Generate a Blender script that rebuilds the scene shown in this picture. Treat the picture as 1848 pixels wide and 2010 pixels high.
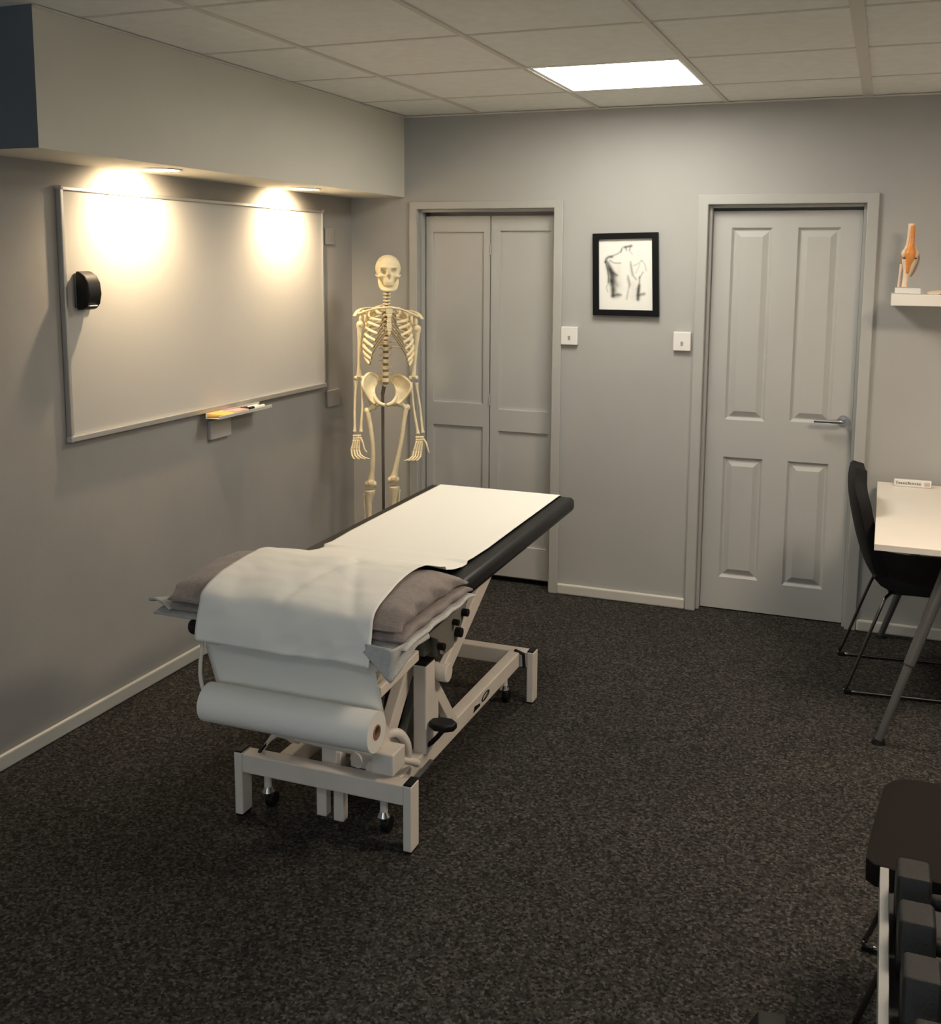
import bpy, bmesh, math, random
from mathutils import Vector, Matrix, noise
import numpy as np
random.seed(7)
for o in list(bpy.data.objects): bpy.data.objects.remove(o)
S = bpy.context.scene
C = S.collection
PI = math.pi

# ------------------------------------------------------------------ camera
W, H = 1848, 2010
F_, PX, PY = 2044.83, 966.12, 791.76
YAW, PITCH, ROLL, CH = -0.3599, 0.1367, -0.0078, 1.7427
fw = Vector((math.sin(YAW)*math.cos(PITCH), math.cos(YAW)*math.cos(PITCH), -math.sin(PITCH)))
r0 = Vector((math.cos(YAW), -math.sin(YAW), 0)); d0 = fw.cross(r0)
rt = math.cos(ROLL)*r0 + math.sin(ROLL)*d0
dn = -math.sin(ROLL)*r0 + math.cos(ROLL)*d0
cam = bpy.data.cameras.new('camera'); co = bpy.data.objects.new('camera', cam); C.objects.link(co)
cam.sensor_fit = 'HORIZONTAL'; cam.sensor_width = 36; cam.lens = F_/W*36
cam.shift_x = (W/2-PX)/W; cam.shift_y = (PY-H/2)/W
cam.clip_start = 0.02
m = Matrix.Identity(4)
for i, v in enumerate((rt, -dn, -fw)):
    for k in range(3): m[k][i] = v[k]
m[2][3] = CH
co.matrix_world = m
S.camera = co

# ------------------------------------------------------------------ world, exposure
S.view_settings.view_transform = 'Standard'; S.view_settings.look = 'None'
S.view_settings.gamma = 1; S.view_settings.use_curve_mapping = False
S.view_settings.exposure = 0.38
wd = bpy.data.worlds.new('world'); S.world = wd; wd.use_nodes = True
bg = wd.node_tree.nodes['Background']; bg.inputs[0].default_value = (0.80, 0.90, 0.98, 1); bg.inputs[1].default_value = 1.7
PANEL = 18.5           # main ceiling panel
PANEL2 = 37.0           # second ceiling panel, right of the frame
PANEL_COL = (1.0, 0.95, 0.84, 1)
PANEL2_COL = (1.0, 0.82, 0.64, 1)
PANEL3 = 11.5           # third ceiling panel, above the camera
PANEL3_COL = (0.98, 0.99, 1.0, 1)
SPOT_W = 33.0; SPOT_COL = (1.0, 0.74, 0.46)

# ------------------------------------------------------------------ materials
def mat(name, col, rough=0.6, metal=0.0, spec=0.5, bump=0.0, bscale=40, var=0.0, vscale=3, coat=0.0, em=None, ems=0, sheen=0, detail=3):
    m = bpy.data.materials.new(name); m.use_nodes = True
    nt = m.node_tree; b = nt.nodes['Principled BSDF']
    b.inputs['Base Color'].default_value = (*col, 1); b.inputs['Roughness'].default_value = rough
    b.inputs['Metallic'].default_value = metal; b.inputs['Specular IOR Level'].default_value = spec
    b.inputs['Coat Weight'].default_value = coat
    if sheen: b.inputs['Sheen Weight'].default_value = sheen
    if em: b.inputs['Emission Color'].default_value = em; b.inputs['Emission Strength'].default_value = ems
    tc = nt.nodes.new('ShaderNodeTexCoord')
    if var:
        n = nt.nodes.new('ShaderNodeTexNoise'); n.inputs['Scale'].default_value = vscale; n.inputs['Detail'].default_value = detail
        nt.links.new(tc.outputs['Object'], n.inputs['Vector'])
        r = nt.nodes.new('ShaderNodeValToRGB'); r.color_ramp.elements[0].position = .3; r.color_ramp.elements[1].position = .7
        r.color_ramp.elements[0].color = (*[c*(1-var) for c in col], 1); r.color_ramp.elements[1].color = (*[min(1, c*(1+var)) for c in col], 1)
        nt.links.new(n.outputs['Fac'], r.inputs['Fac']); nt.links.new(r.outputs['Color'], b.inputs['Base Color'])
    if bump:
        n = nt.nodes.new('ShaderNodeTexNoise'); n.inputs['Scale'].default_value = bscale; n.inputs['Detail'].default_value = 4
        nt.links.new(tc.outputs['Object'], n.inputs['Vector'])
        bp = nt.nodes.new('ShaderNodeBump'); bp.inputs['Strength'].default_value = bump; bp.inputs['Distance'].default_value = 0.004
        nt.links.new(n.outputs['Fac'], bp.inputs['Height']); nt.links.new(bp.outputs['Normal'], b.inputs['Normal'])
    return m

M = {}
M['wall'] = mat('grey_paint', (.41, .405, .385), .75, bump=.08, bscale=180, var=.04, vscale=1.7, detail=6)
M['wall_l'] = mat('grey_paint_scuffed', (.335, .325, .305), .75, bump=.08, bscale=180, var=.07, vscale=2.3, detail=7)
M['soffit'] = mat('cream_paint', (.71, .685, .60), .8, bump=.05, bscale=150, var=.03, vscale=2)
M['soffit_end'] = mat('slate_blue_paint', (.13, .155, .175), .8, var=.05)  # near end lies unlit: its shade is put into this darker, bluer colour
M['tile'] = mat('ceiling_tile', (.90, .90, .86), .9, bump=.25, bscale=300, var=.03, vscale=20)
M['tbar'] = mat('ceiling_bar', (.72, .69, .62), .55)
M['door'] = mat('door_paint', (.47, .465, .44), .5, bump=.05, bscale=90, var=.03)
M['trim'] = mat('trim_paint', (.43, .425, .40), .45, var=.03)
M['base'] = mat('skirting_paint', (.60, .58, .52), .35, var=.03)
M['white'] = mat('white_plastic', (.80, .78, .74), .35)
M['whiteboard'] = mat('whiteboard', (.52, .51, .48), .28, spec=.3, var=.02, vscale=1.5)
M['alu'] = mat('aluminium', (.55, .54, .52), .35, metal=.7)
M['alu_dark'] = mat('dark_edge', (.10, .09, .08), .5)
M['corner'] = mat('grey_plastic', (.55, .53, .50), .45)
M['black'] = mat('black_plastic', (.004, .004, .0045), .5, spec=.3)
M['vinyl'] = mat('black_vinyl', (.006, .006, .007), .4, spec=.35, bump=.08, bscale=400)
M['frame'] = mat('cream_enamel', (.74, .68, .60), .38, var=.04, vscale=9)
M['frame_grey'] = mat('grey_enamel', (.22, .21, .18), .45, var=.08)
M['chrome'] = mat('chrome', (.65, .65, .65), .16, metal=1)
M['steel'] = mat('satin_steel', (.42, .41, .40), .32, metal=1)
M['paper'] = mat('couch_paper', (.85, .835, .77), .8, bump=.12, bscale=420)
M['towel'] = mat('taupe_towel', (.27, .225, .20), .95, bump=.9, bscale=320, var=.12, vscale=60, sheen=.3)
M['towel2'] = mat('pale_towel', (.50, .50, .48), .95, bump=.8, bscale=320, var=.08, vscale=60)
M['bone'] = mat('bone', (.88, .76, .50), .5, var=.08, vscale=25, bump=.15, bscale=60)
M['disc'] = mat('disc', (.20, .15, .09), .6)
M['cart'] = mat('cartilage', (.34, .26, .14), .5)
M['pole'] = mat('pole', (.17, .15, .13), .4, metal=.2)
M['desk'] = mat('desk_laminate', (.80, .74, .65), .35, var=.01)
M['leg'] = mat('grey_leg', (.085, .083, .08), .4, var=.05)
M['seat'] = mat('seat_fabric', (.006, .0058, .0058), .65, spec=.25, bump=.25, bscale=500)
M['seat_b'] = mat('seat_leather', (.009, .006, .005), .8, spec=.15, bump=.2, bscale=300)
M['rubber'] = mat('rubber', (.014, .0135, .012), .6, spec=.3, bump=.3, bscale=200, var=.2, vscale=40)
M['rack'] = mat('rack_metal', (.36, .36, .34), .45, metal=.2)
M['shelf'] = mat('shelf_white', (.90, .85, .77), .35)
M['rackb'] = mat('rack_black', (.012, .012, .012), .6)
M['frameb'] = mat('picture_black', (.004, .004, .004), .5, spec=.2)
M['orange'] = mat('orange_tissue', (.80, .30, .07), .45, var=.15, vscale=30)
M['kbone'] = mat('pale_bone', (.85, .66, .48), .45)
M['yellow'] = mat('yellow_card', (.85, .50, .12), .5)
M['pink'] = mat('pink_card', (.80, .42, .38), .5)
M['ink'] = mat('dark_ink', (.10, .055, .03), .6)
M['purple'] = mat('dark_marker', (.05, .03, .06), .4)
M['glass'] = None

def carpet():
    m = bpy.data.materials.new('charcoal_carpet'); m.use_nodes = True; nt = m.node_tree; b = nt.nodes['Principled BSDF']
    b.inputs['Roughness'].default_value = .95; b.inputs['Specular IOR Level'].default_value = .15
    tc = nt.nodes.new('ShaderNodeTexCoord')
    v = nt.nodes.new('ShaderNodeTexVoronoi'); v.inputs['Scale'].default_value = 130
    n = nt.nodes.new('ShaderNodeTexNoise'); n.inputs['Scale'].default_value = 95; n.inputs['Detail'].default_value = 5; n.inputs['Roughness'].default_value = .75
    n2 = nt.nodes.new('ShaderNodeTexNoise'); n2.inputs['Scale'].default_value = 1.3; n2.inputs['Detail'].default_value = 4
    for q in (v, n, n2): nt.links.new(tc.outputs['Object'], q.inputs['Vector'])
    r = nt.nodes.new('ShaderNodeValToRGB'); e = r.color_ramp.elements
    e[0].position = .30; e[0].color = (.010, .0095, .0088, 1); e[1].position = .78; e[1].color = (.125, .117, .106, 1)
    q = r.color_ramp.elements.new(.52); q.color = (.037, .034, .030, 1)
    q = r.color_ramp.elements.new(.62); q.color = (.058, .053, .047, 1)
    mx = nt.nodes.new('ShaderNodeMix'); mx.data_type = 'FLOAT'; mx.inputs[0].default_value = .38
    nt.links.new(n.outputs['Fac'], mx.inputs[2]); sep = nt.nodes.new('ShaderNodeSeparateColor')
    nt.links.new(v.outputs['Color'], sep.inputs[0]); nt.links.new(sep.outputs[0], mx.inputs[3])
    nt.links.new(mx.outputs[0], r.inputs['Fac'])
    mr = nt.nodes.new('ShaderNodeMapRange'); mr.inputs[1].default_value = .3; mr.inputs[2].default_value = .7; mr.inputs[3].default_value = .9; mr.inputs[4].default_value = 1.1
    nt.links.new(n2.outputs['Fac'], mr.inputs[0])
    vm = nt.nodes.new('ShaderNodeVectorMath'); vm.operation = 'SCALE'
    nt.links.new(r.outputs['Color'], vm.inputs[0]); nt.links.new(mr.outputs[0], vm.inputs['Scale']); nt.links.new(vm.outputs[0], b.inputs['Base Color'])
    bp = nt.nodes.new('ShaderNodeBump'); bp.inputs['Strength'].default_value = .8; bp.inputs['Distance'].default_value = .006
    nt.links.new(mx.outputs[0], bp.inputs['Height']); nt.links.new(bp.outputs['Normal'], b.inputs['Normal'])
    return m
M['carpet'] = carpet()

def emis(name, col, s):
    m = bpy.data.materials.new(name); m.use_nodes = True; nt = m.node_tree
    nt.nodes.remove(nt.nodes['Principled BSDF']); e = nt.nodes.new('ShaderNodeEmission')
    e.inputs[0].default_value = col; e.inputs[1].default_value = s
    nt.links.new(e.outputs[0], nt.nodes['Material Output'].inputs[0]); return m

# ------------------------------------------------------------------ mesh helpers
def wloc(p):
    v = Vector((0, 0, 0))
    while p is not None: v += p.location; p = p.parent
    return v

class MB:
    def __init__(s): s.v = []; s.f = []; s.mi = []; s.cur = 0
    def add(s, vs, fs):
        n = len(s.v); s.v += [Vector(v) for v in vs]; s.f += [[n+i for i in f] for f in fs]; s.mi += [s.cur]*len(fs); return s
    def box(s, x0, x1, y0, y1, z0, z1):
        vs = [(x, y, z) for x in (x0, x1) for y in (y0, y1) for z in (z0, z1)]
        return s.add(vs, [(0, 1, 3, 2), (4, 6, 7, 5), (0, 4, 5, 1), (2, 3, 7, 6), (0, 2, 6, 4), (1, 5, 7, 3)])
    def bar(s, p, q, w, h, up=(0, 0, 1)):
        p = Vector(p); q = Vector(q); d = (q-p).normalized(); u = Vector(up)
        a = d.cross(u).normalized()*w/2; b = a.cross(d).normalized()*h/2
        vs = [c+i*a+j*b for c in (p, q) for i in (-1, 1) for j in (-1, 1)]
        return s.add(vs, [(0, 1, 3, 2), (4, 6, 7, 5), (0, 4, 5, 1), (2, 3, 7, 6), (0, 2, 6, 4), (1, 5, 7, 3)])
    def tube(s, pts, rad, n=12, smooth=0, flat=(1, 1), up=None, closed=False):
        pts = [Vector(p) for p in pts]
        if not isinstance(rad, (list, tuple)): rad = [rad]*len(pts)
        if smooth:
            P2 = []; R2 = []
            for i in range(len(pts)-1):
                a = pts[max(i-1, 0)]; b = pts[i]; c = pts[i+1]; d = pts[min(i+2, len(pts)-1)]
                for k in range(smooth):
                    t = k/smooth
                    P2.append(.5*((2*b)+(c-a)*t+(2*a-5*b+4*c-d)*t*t+(3*b-a-3*c+d)*t**3)); R2.append(rad[i]*(1-t)+rad[i+1]*t)
            P2.append(pts[-1]); R2.append(rad[-1]); pts, rad = P2, R2
        vs = []; L = len(pts); prev = None
        for i, p in enumerate(pts):
            t = (pts[min(i+1, L-1)]-pts[max(i-1, 0)]).normalized()
            if prev is None:
                u = Vector(up) if up else (Vector((0, 0, 1)) if abs(t.z) < .9 else Vector((1, 0, 0)))
                a = t.cross(u).normalized()
            else: a = (prev - t*prev.dot(t)).normalized()
            prev = a; b = t.cross(a)
            for k in range(n):
                an = 2*PI*k/n; vs.append(p+rad[i]*(a*math.cos(an)*flat[0]+b*math.sin(an)*flat[1]))
        fs = [(i*n+k, i*n+(k+1) % n, (i+1)*n+(k+1) % n, (i+1)*n+k) for i in range(L-1) for k in range(n)]
        fs += [tuple(reversed(range(n))), tuple((L-1)*n+k for k in range(n))]
        return s.add(vs, fs)
    def cyl(s, p, q, r, r2=None, n=24): return s.tube([p, q], [r, r if r2 is None else r2], n)
    def ball(s, c, r, n=14, m_=10):
        if not isinstance(r, (tuple, list)): r = (r, r, r)
        c = Vector(c); vs = [c+Vector((0, 0, r[2]))]
        for j in range(1, m_):
            t = PI*j/m_
            for k in range(n):
                a = 2*PI*k/n; vs.append(c+Vector((r[0]*math.sin(t)*math.cos(a), r[1]*math.sin(t)*math.sin(a), r[2]*math.cos(t))))
        vs.append(c-Vector((0, 0, r[2]))); fs = [(0, 1+k, 1+(k+1) % n) for k in range(n)]
        for j in range(m_-2):
            for k in range(n): fs.append((1+j*n+k, 1+(j+1)*n+k, 1+(j+1)*n+(k+1) % n, 1+j*n+(k+1) % n))
        e = len(vs)-1; fs += [(e, 1+(m_-2)*n+(k+1) % n, 1+(m_-2)*n+k) for k in range(n)]
        return s.add(vs, fs)
    def prism(s, poly, axis, a0, a1):
        def mk(p, a):
            if axis == 'x': return (a, p[0], p[1])
            if axis == 'y': return (p[0], a, p[1])
            return (p[0], p[1], a)
        n = len(poly); vs = [mk(p, a0) for p in poly]+[mk(p, a1) for p in poly]
        return s.add(vs, [tuple(range(n)), tuple(reversed(range(n, 2*n)))]+[(i, n+i, n+(i+1) % n, (i+1) % n) for i in range(n)])
    def grid(s, fn, nu, nv):
        vs = [fn(i/(nu-1), j/(nv-1)) for i in range(nu) for j in range(nv)]
        return s.add(vs, [(i*nv+j, (i+1)*nv+j, (i+1)*nv+j+1, i*nv+j+1) for i in range(nu-1) for j in range(nv-1)])

def obj(name, mb, mt, parent=None, bevel=0, smooth=False, world=True, solid=0, sub=0, bseg=2):
    off = wloc(parent) if (parent and world) else Vector((0, 0, 0))
    me = bpy.data.meshes.new(name); me.from_pydata([tuple(v-off) for v in mb.v], [], mb.f); me.update()
    bm = bmesh.new(); bm.from_mesh(me); bmesh.ops.recalc_face_normals(bm, faces=bm.faces); bm.to_mesh(me); bm.free()
    for q in (mt if isinstance(mt, list) else [mt]): me.materials.append(q)
    for p, i in zip(me.polygons, mb.mi): p.material_index = i
    o = bpy.data.objects.new(name, me); C.objects.link(o)
    if parent: o.parent = parent
    if smooth:
        for p in me.polygons: p.use_smooth = True
        if smooth == 'angle':
            try: me.set_sharp_from_angle(angle=math.radians(38))
            except Exception: pass
    if solid:
        md = o.modifiers.new('solid', 'SOLIDIFY'); md.thickness = solid; md.offset = 0
    if bevel:
        md = o.modifiers.new('bevel', 'BEVEL'); md.width = bevel; md.segments = bseg; md.limit_method = 'ANGLE'; md.harden_normals = False
    if sub:
        md = o.modifiers.new('sub', 'SUBSURF'); md.levels = sub; md.render_levels = sub
    return o

def tag(o, label, cat, group=None, kind=None):
    o['label'] = label; o['category'] = cat
    if group: o['group'] = group
    if kind: o['kind'] = kind
    return o
def thing(name, label, cat, loc=(0, 0, 0), rz=0, group=None):
    o = bpy.data.objects.new(name, None); o.empty_display_size = .05; C.objects.link(o)
    o.location = loc; o.rotation_euler = (0, 0, rz); return tag(o, label, cat, group)
def struct(o, label=None, cat=None):
    o['kind'] = 'structure'
    if label: o['label'] = label
    if cat: o['category'] = cat
    return o
def copy_tree(o, parent=None):
    c = o.copy(); C.objects.link(c)
    if parent: c.parent = parent
    for ch in [x for x in bpy.data.objects if x.parent == o]: copy_tree(ch, c)
    return c
B = lambda *a: MB().box(*a)

# ------------------------------------------------------------------ room numbers
LX, BY, ZC = -2.749, 5.11, 2.4832
XS, ZS, YN = -2.4291, 2.0697, 2.538
RX, FY = 2.25, -1.7
GX, GY, GD = -1.997, 3.3577, 0.6232
BK = BY+.16    # back of the far wall

# floor
struct(obj('floor', B(LX-.1, RX+.1, FY-.1, BK+.1, -.06, 0), M['carpet']), 'dark charcoal flecked carpet floor of the treatment room', 'floor')
# ceiling: tiles with a grid of bars; two openings hold the light panels
P1 = (GX+GD, GY+GD)            # visible panel tile
P2 = (GX+4*GD, GY-GD)
P3 = (GX+2*GD, GY-6*GD)
#        # panel right of the frame
cm = MB()
def tile_ok(x, y):
    return not any(abs(x-px) < .01 and abs(y-py) < .01 for px, py in (P1, P2, P3))
x = GX-2*GD
ce = MB()
while x < RX:
    y = GY-9*GD
    while y < BY:
        if tile_ok(x, y):
            a0, a1, b0, b1 = max(x+.009, LX), min(x+GD-.009, RX), max(y+.009, FY), min(y+GD-.009, BY)
            if a1 > a0 and b1 > b0: ce.box(a0, a1, b0, b1, ZC+.005, ZC+.02)
        y += GD
    x += GD
ce.box(LX-.1, RX+.1, FY-.1, BK, ZC+.075, ZC+.15)
ceil = struct(obj('ceiling', ce, M['tile'], bevel=.002, bseg=1), 'suspended ceiling of square off-white tiles', 'ceiling')
tb = MB()
for k in range(-1, 8):
    x = GX+k*GD; w = .010 if k != 3 else .021
    if LX < x < RX: tb.box(x-w, x+w, FY, BY, ZC, ZC+.012 if k != 3 else ZC+.016)
for k in range(-8, 4):
    y = GY+k*GD
    for j in range(-2, 7):
        a0, a1 = max(GX+j*GD+.010, LX), min(GX+(j+1)*GD-.010, RX)
        if FY < y < BY and a1 > a0: tb.box(a0, a1, y-.007, y+.007, ZC+.003, ZC+.012)
obj('grid_bars', tb, M['tbar'], ceil, world=True)
# ceiling edge angle
tr = MB().box(XS, RX, BY-.016, BY, ZC-.004, ZC+.002).box(XS, XS+.012, YN, BY, ZC-.004, ZC+.002)
obj('edge_angle', tr, M['tbar'], ceil)

# walls
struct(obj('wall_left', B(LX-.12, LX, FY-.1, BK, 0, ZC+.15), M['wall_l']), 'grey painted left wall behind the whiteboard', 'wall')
struct(obj('wall_right', B(RX, RX+.12, FY-.1, BK, 0, ZC+.15), M['wall']), 'grey wall on the right beyond the desk', 'wall')
D1 = (-2.350, -1.591, 2.005); D2 = (-.820, -.104, 2.013)
wb = MB()
for a, b in ((LX, D1[0]), (D1[1], D2[0]), (D2[1], RX)): wb.box(a, b, BY, BK, 0, ZC+.15)
wb.box(D1[0], D1[1], BY, BK, D1[2], ZC+.15); wb.box(D2[0], D2[1], BY, BK, D2[2], ZC+.15)
wb.box(LX, RX, BK, BK+.06, 0, ZC+.15)
struct(obj('wall_back', wb, M['wall']), 'grey painted far wall with two doors', 'wall')
# rear wall with the shop window behind the camera
wr = MB()
WX0, WX1, WZ0, WZ1 = -1.9, 1.3, .7, 2.1
wr.box(LX, WX0, FY-.12, FY, 0, ZC+.15).box(WX1, RX, FY-.12, FY, 0, ZC+.15).box(WX0, WX1, FY-.12, FY, 0, WZ0).box(WX0, WX1, FY-.12, FY, WZ1, ZC+.15)
struct(obj('wall_rear', wr, M['wall']), 'grey wall behind the camera around the window', 'wall')
wf = MB()
for a, b in ((WX0, WX0+.05), (WX1-.05, WX1), (-.325, -.275)): wf.box(a, b, FY-.09, FY-.03, WZ0, WZ1)
wf.box(WX0, WX1, FY-.09, FY-.03, WZ0, WZ0+.05).box(WX0, WX1, FY-.09, FY-.03, WZ1-.05, WZ1)
win = struct(obj('window_1', wf, M['white'], bevel=.004), 'white framed window behind the camera', 'window')
gm = bpy.data.materials.new('window_glass'); gm.use_nodes = True; nt = gm.node_tree; nt.nodes.remove(nt.nodes['Principled BSDF'])
t_ = nt.nodes.new('ShaderNodeBsdfTransparent'); g_ = nt.nodes.new('ShaderNodeBsdfGlossy'); g_.inputs['Roughness'].default_value = .02
mx = nt.nodes.new('ShaderNodeMixShader'); mx.inputs[0].default_value = .06
nt.links.new(t_.outputs[0], mx.inputs[1]); nt.links.new(g_.outputs[0], mx.inputs[2]); nt.links.new(mx.outputs[0], nt.nodes['Material Output'].inputs[0])
obj('pane', B(WX0+.05, WX1-.05, FY-.062, FY-.056, WZ0+.05, WZ1-.05), gm, win)
# boxed-in soffit over the whiteboard
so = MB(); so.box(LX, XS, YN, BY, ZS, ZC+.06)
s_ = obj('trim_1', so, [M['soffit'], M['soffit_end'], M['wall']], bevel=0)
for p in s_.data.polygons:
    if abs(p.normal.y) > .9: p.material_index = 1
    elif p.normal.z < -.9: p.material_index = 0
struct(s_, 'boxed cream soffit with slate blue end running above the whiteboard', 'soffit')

# skirtings
def skirt(name, x0, x1, y0, y1, lab):
    struct(obj(name, B(x0, x1, y0, y1, 0, .058), M['base'], bevel=.013, bseg=4), lab, 'skirting board')
skirt('baseboard_left', LX, LX+.016, FY, BY, 'low cream skirting board along the left wall')
skirt('baseboard_back', -1.545, -.872, BY-.02, BY, 'short skirting board between the two far doors')
skirt('baseboard_back_right', -.050, RX, BY-.02, BY, 'skirting board of the far wall under the desk')
skirt('baseboard_right', RX-.016, RX, FY, BY-.02, 'skirting board along the right wall')

# door architraves + linings
def archi(name, D, wl, wr_, wt, lab, deep):
    x0, x1, zt = D; a = MB(); y0 = BY-.016
    a.prism([(x0-wl, 0), (x0, 0), (x0, zt), (x1, zt), (x1, 0), (x1+wr_, 0), (x1+wr_, zt+wt), (x0-wl, zt+wt)], 'y', y0, BY)
    o = struct(obj(name, a, M['trim'], bevel=.004), lab, 'door frame')
    l = MB(); b0 = BY+.022
    l.box(x0, x0+.014, b0, b0+deep, 0, zt).box(x1-.014, x1, b0, b0+deep, 0, zt).box(x0+.014, x1-.014, b0, b0+deep, zt-.014, zt)
    obj('door_lining', l, M['trim'], o, bevel=.002)
    return o
archi('trim_2', D1, .047, .048, .040, 'grey painted frame around the folding doors', .045)
archi('trim_3', D2, .050, .052, .046, 'grey painted frame around the four panel door', .045)

# moulded panel doors, built as a relief: flat stiles with sunk bevelled panels
def panel_leaf(x0, x1, z0, z1, panels, yf, th=.035, kind='raised'):
    mb = MB()
    xs = sorted({x0, x1, *[p[0] for p in panels], *[p[1] for p in panels]}); zs = sorted({z0, z1, *[p[2] for p in panels], *[p[3] for p in panels]})
    def inside(cx, cz): return any(p[0] < cx < p[1] and p[2] < cz < p[3] for p in panels)
    for i in range(len(xs)-1):
        for j in range(len(zs)-1):
            if not inside((xs[i]+xs[i+1])/2, (zs[j]+zs[j+1])/2):
                a, b, c, d = xs[i], xs[i+1], zs[j], zs[j+1]
                mb.add([(a, yf, c), (b, yf, c), (b, yf, d), (a, yf, d)], [(0, 1, 2, 3)])
    for (a, b, c, d) in panels:
        if kind == 'raised': rings = [(0, 0), (.011, .013), (.015, .014), (.019, .013), (.044, .001)]
        else: rings = [(0, 0), (.003, .011), (.016, .012)]
        prev = None
        for ins, dep in rings:
            q = [(a+ins, yf+dep, c+ins), (b-ins, yf+dep, c+ins), (b-ins, yf+dep, d-ins), (a+ins, yf+dep, d-ins)]
            if prev:
                mb.add(prev+q, [(k, (k+1) % 4, 4+(k+1) % 4, 4+k) for k in range(4)])
            prev = q
        mb.add(prev, [(0, 1, 2, 3)])
    yb = yf+th
    mb.add([(x0, yf, z0), (x1, yf, z0), (x1, yf, z1), (x0, yf, z1), (x0, yb, z0), (x1, yb, z0), (x1, yb, z1), (x0, yb, z1)],
           [(4, 7, 6, 5), (0, 4, 5, 1), (1, 5, 6, 2), (2, 6, 7, 3), (3, 7, 4, 0)])
    return mb
def leafobj(name, mb, parent=None):
    o = obj(name, mb, M['door'], parent)
    bm = bmesh.new(); bm.from_mesh(o.data); bmesh.ops.remove_doubles(bm, verts=bm.verts, dist=1e-5); bmesh.ops.recalc_face_normals(bm, faces=bm.faces); bm.to_mesh(o.data); bm.free()
    return o
y1_ = BY+.067
d1 = bpy.data.objects.new('door_1', None); C.objects.link(d1); d1.location = (-1.97, y1_, 0)
struct(d1, 'pair of grey folding doors behind the skeleton', 'door')
k_ = (y1_)/BY
def sx(v): return v*k_
Lp = [(-2.292, -2.000, .975, 1.890), (-2.292, -2.000, .205, .850)]
Rp = [(-1.912, -1.632, .95, 1.895), (-1.912, -1.632, .205, .835)]
leafobj('door_leaf', panel_leaf(-2.333, -1.966, .035, 1.972, Lp, y1_, kind='flat'), d1)
leafobj('door_leaf', panel_leaf(-1.960, -1.606, .035, 1.972, Rp, y1_+.003, kind='flat'), d1)
h = MB()
for z in (.35, 1.0, 1.8): h.cyl((-1.963, y1_-.003, z-.03), (-1.963, y1_-.003, z+.03), .004)
obj('hinge', h, M['trim'], d1, smooth='angle')
y2_ = BY+.06
d2o = leafobj('door_2', panel_leaf(-.804, -.120, .006, 1.985, [(-.716, -.525, .972, 1.906), (-.407, -.215, .980, 1.906), (-.716, -.525, .170, .785), (-.407, -.215, .162, .785)], y2_))
struct(d2o, 'grey four panel door with lever handle at right of far wall', 'door')
hd = MB().cyl((-.160, y2_-.008, 1.000), (-.160, y2_, 1.000), .026).cyl((-.160, y2_-.048, 1.000), (-.160, y2_-.008, 1.000), .0095)
hd.tube([(-.158, y2_-.045, 1.000), (-.175, y2_-.052, 1.0), (-.22, y2_-.052, .999), (-.290, y2_-.050, .998)], [.0095, .0095, .009, .0085], 12, smooth=4)
obj('door_handle', hd, M['steel'], d2o, smooth='angle')

# ------------------------------------------------------------------ ceiling lights
def panel(p, col, st, lab):
    x, y = p; c = (x+GD/2, y+GD/2, ZC)
    t = thing('ceiling_light', lab, 'ceiling light', c, group=None)
    e = .016
    f = MB(); a0, a1, b0, b1 = x+.011, x+GD-.011, y+.011, y+GD-.011
    f.box(a0, a1, b0, b0+e, ZC+.004, ZC+.04).box(a0, a1, b1-e, b1, ZC+.004, ZC+.04).box(a0, a0+e, b0+e, b1-e, ZC+.004, ZC+.04).box(a1-e, a1, b0+e, b1-e, ZC+.004, ZC+.04)
    obj('frame', f, M['white'], t)
    obj('diffuser', B(a0+e, a1-e, b0+e, b1-e, ZC+.034, ZC+.038), emis('panel_glow', col, st), t)
panel(P1, PANEL_COL, PANEL, 'bright square panel light set in the tiled ceiling')
panel(P2, PANEL2_COL, PANEL2, 'second square panel light in the ceiling right of the frame')
panel(P3, PANEL3_COL, PANEL3, 'third square panel light in the ceiling over the camera')
def downlight(x, y, lab, aim):
    t = thing('downlight', lab, 'downlight', (x, y, ZS), group='round downlights under the soffit')
    r = MB(); n = 32
    def ring(u, v):
        a = 2*PI*u; q = [(.077, -.0003), (.077, -.003), (.071, -.005), (.066, -.001)]; k = min(3, int(round(v*3)))
        return (x+q[k][0]*math.cos(a), y+q[k][0]*math.sin(a), ZS+q[k][1])
    r.grid(ring, n+1, 4); obj('bezel', r, M['white'], t, smooth=True)
    obj('lamp_face', MB().tube([(x, y, ZS-.0005), (x, y, ZS-.003), (x, y, ZS-.0045)], [.066, .066, .058], 40), emis('lamp_glow', (1.0, .80, .55, 1), 16), t)
    l = bpy.data.lights.new('spot', 'SPOT'); l.energy = SPOT_W; l.color = SPOT_COL; l.spot_size = math.radians(150); l.spot_blend = 1.0; l.shadow_soft_size = .02
    o = bpy.data.objects.new('lamp', l); C.objects.link(o); o.parent = t; o.location = (0, 0, -.02)
    d = Vector(aim)-Vector((x, y, ZS-.02)); o.rotation_euler = d.to_track_quat('-Z', 'Y').to_euler()
downlight(-2.565, 3.285, 'left round downlight under the soffit nearer the camera', (-2.76, 3.30, 1.80))
downlight(-2.596, 4.367, 'right round downlight under the soffit nearer the skeleton', (-2.76, 4.37, 1.80))

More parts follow.
